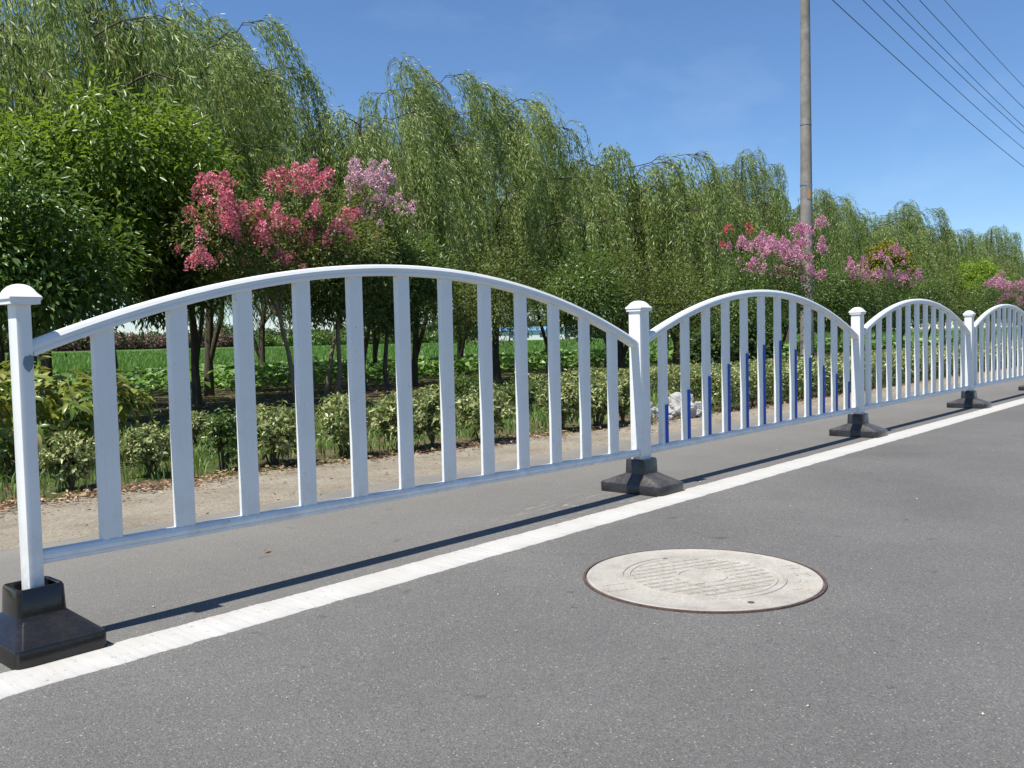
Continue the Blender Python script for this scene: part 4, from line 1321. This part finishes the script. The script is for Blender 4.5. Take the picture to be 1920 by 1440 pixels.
# ------------------------------------------------------------------ utility poles and wires
def pole(loc, label):
    t = empty('utility_pole', loc)
    tag(t, label, 'utility pole')
    k = 40
    rings = [[((.143-.0065*z)*math.cos(2*math.pi*i/k), (.143-.0065*z)*math.sin(2*math.pi*i/k), z) for i in range(k)] for z in np.linspace(0, 11.6, 12)]
    link('shaft', loft('shaft', rings, M['concrete'], smooth=True), t)
    for z in (3.86, 5.1):
        r = .143-.0065*z
        link('steel_band', disc_rings('steel_band', [(r+.0005, z-.02), (r+.006, z-.018), (r+.006, z+.018), (r+.0005, z+.02)], M['steel'], 40, cap=False), t)
    # number plate strapped to the pole facing the road
    bm = bmesh.new()
    z = 3.72; r = .143-.0065*z
    def curved(bm, a0, a1, z0, z1, ri, ro):
        ks = np.linspace(a0, a1, 6)
        ins = [[bm.verts.new((q*math.cos(a), q*math.sin(a), zz)) for a in ks] for q in (ri, ro) for zz in (z0, z1)]
        i0, i1, o0, o1 = ins
        for j in range(5):
            bm.faces.new((o0[j], o0[j+1], o1[j+1], o1[j])); bm.faces.new((i0[j+1], i0[j], i1[j], i1[j+1]))
            bm.faces.new((o1[j], o1[j+1], i1[j+1], i1[j])); bm.faces.new((i0[j], i0[j+1], o0[j+1], o0[j]))
        bm.faces.new((i0[0], o0[0], o1[0], i1[0])); bm.faces.new((o0[5], i0[5], i1[5], o1[5]))
    a0 = math.radians(-150)
    curved(bm, a0, a0+.85, z-.17, z+.14, r+.001, r+.006)
    pl = link('number_plate', bm_mesh('number_plate', bm, M['steel']), t)
    bm = bmesh.new()
    curved(bm, a0+.22, a0+.62, z-.14, z+.04, r+.0065, r+.008)
    link('orange_sticker', bm_mesh('orange_sticker', bm, M['orange']), pl)
    return t
PX, PY = 17.3, 5.25
pole_root = pole((PX, PY, 0), 'tall grey concrete utility pole with an orange number plate among the trees')
wires = [(313, 1561), (279, 1618), (250, 1656), (238, 1682), (203, 1724), (163, 1771)]
def ray_plane_y(u, v, y):
    d = fw + r2*((u-960)/FPX) + u2*((720-v)/FPX)
    t = (y-CAM.y)/d.y
    return CAM + d*t
wl = ['lowest and leftmost of the six overhead wires at upper right', 'second lowest of the six overhead wires at upper right', 'third overhead wire from the bottom, close below another one',
      'fourth overhead wire from the bottom, close above another one', 'second highest of the six overhead wires at upper right', 'highest and rightmost of the six overhead wires at upper right']
for i, (v, u) in enumerate(wires):
    yy = PY + (-.26, .26)[i % 2]
    a = ray_plane_y(u, 0, yy); b_ = ray_plane_y(1920, v, yy)
    # shallow sag: z = c + s*(x-x0)^2 with its low point at mid span
    xm = 58.0
    s = (a.z-b_.z)/((a.x-xm)**2-(b_.x-xm)**2)
    c = a.z - s*(a.x-xm)**2
    xs = np.concatenate([np.linspace(PX+.05, 60, 50), np.linspace(63, 100, 14)])
    pts = np.stack([xs, np.full(len(xs), yy), c+s*(xs-xm)**2], 1)
    zi = pts[0][2]; sg = -1 if i % 2 == 0 else 1
    bm = bmesh.new(); bmesh.ops.create_cube(bm, size=1, matrix=Matrix.Translation((.05, sg*.15, zi-.10)) @ Matrix.Diagonal((.05, .30, .05, 1)))
    link('bracket', bm_mesh('bracket', bm, M['steel']), pole_root)
    link('insulator', disc_rings('insulator', [(.03, -.075), (.03, -.05), (.045, -.045), (.03, -.03), (.042, -.02), (.026, -.008), (.02, 0)], M['ceramic'], 16), pole_root, (.05, sg*.26, zi))
    V, F = tubes([(pts, np.full(len(pts), .0095))], 6)
    tag(link('overhead_wire', mesh_np('overhead_wire', V, F, M['cable'], True)), wl[i], 'wire', 'overhead wires leading off from the utility pole')

# ------------------------------------------------------------------ litter: bags, stones, leaves on the road
def bag(loc, r, h, seed, label, sq=1.0):
    rg = np.random.default_rng(seed)
    bm = bmesh.new()
    bmesh.ops.create_icosphere(bm, subdivisions=5, radius=1)
    from mathutils import noise as mn
    off = Vector((seed*7.3, seed*3.1, seed*1.7))
    for v in bm.verts:
        c = v.co.copy()
        big = mn.noise(c*1.1+off)*.55
        ridge = 0.0; f = 2.2; am = .34
        for _ in range(4):
            ridge += (abs(mn.noise(c*f+off*f))-.25)*am; f *= 1.9; am *= .62
        k = 1+big+ridge
        z = max(-.62, c.z*k)
        v.co = Vector((c.x*r*k, c.y*r*k*sq, max(0.0, (z+.62)/1.75*h)))
    me = bm_mesh('plastic_bag', bm, M['bag'])
    for p in me.polygons: p.use_smooth = False
    tag(link('plastic_bag', me, None, loc), label, 'plastic bag', 'white plastic bags dumped beside the hedge')
bag((6.86, 2.0, .004), .15, .25, 1, 'tallest crumpled white plastic bag, right beside the first blue striped picket')
bag((6.62, 2.28, .004), .15, .17, 2, 'low white plastic bag next to the post, left of the tallest bag', .8)
bag((7.2, 2.05, .004), .12, .14, 3, 'half hidden white plastic bag at the foot of the hedge', .8)
bag((6.55, 2.02, .004), .08, .06, 4, 'small flat scrap of white plastic in front of the bags')

n = 420
x = -1.0 + 9*rg.random(n)**1.5; y = -2.6 + 4.0*rg.random(n)
p = np.stack([x, y, np.full(n, .002)], 1)
parts = []
oct_ = np.array([(1, 0, 0), (0, 1, 0), (-1, 0, 0), (0, -1, 0), (0, 0, 1), (0, 0, -.4)], float)
of = np.array([(0, 1, 4), (1, 2, 4), (2, 3, 4), (3, 0, 4), (1, 0, 5), (2, 1, 5), (3, 2, 5), (0, 3, 5)])
for i in range(n):
    s = rg.lognormal(-6.0, .45)
    a = rg.uniform(0, 6.28)
    q = oct_*np.array([rg.uniform(.7, 1.7), rg.uniform(.5, 1), rg.uniform(.3, .7)])*s + rg.normal(0, .1*s, (6, 3))
    R = np.array([[math.cos(a), -math.sin(a), 0], [math.sin(a), math.cos(a), 0], [0, 0, 1]])
    parts.append((q@R.T + p[i], of))
V, F = join(parts)
tag(link('road_grit', mesh_np('road_grit', V, F, M['chip'])), 'tiny pale stones scattered over the asphalt', 'grit', kind='stuff')

n = 520
x = -.5 + 15*rg.random(n)**1.4; y = 1.35 + (verge_y(x)-1.35)*rg.random(n)
parts = []
for i in range(n):
    sz = rg.lognormal(-5.25, .5)
    q = oct_*np.array([rg.uniform(.7, 1.6), rg.uniform(.6, 1.1), rg.uniform(.3, .7)])*sz + rg.normal(0, .1*sz, (6, 3))
    parts.append((q + np.array([x[i], y[i], .006]), of))
V, F = join(parts)
tag(link('verge_gravel', mesh_np('verge_gravel', V, F, M['clod'])), 'small brown stones and clods scattered over the dirt verge', 'gravel', kind='stuff')
n = 520
x = 0 + 14*rg.random(n)**1.4
litter(n, (x, verge_y(x) - np.abs(rg.normal(0, .33, n))), .034, 'fallen_leaves', 'single dry leaves blown across the dirt verge', M['dry'])

def road_leaf(loc, L, rz, label):
    V, F = leaves(np.array([[-L/2, 0, 0.004], [-L/2, 0.0, .0045]]), np.array([[1., 0, .12], [1., .25, .1]]), np.array([[0, .2, 1.], [0, -.2, 1]]), L, L*.34, .35, -.1)
    o = link('fallen_leaf', mesh_np('fallen_leaf', V, F, M['dry']), None, loc)
    o.rotation_euler = (0, 0, rz)
    tag(o, label, 'leaf')
road_leaf((1.04, .43, 0), .045, .4, 'dry tan leaf on the asphalt behind the nearest panel')
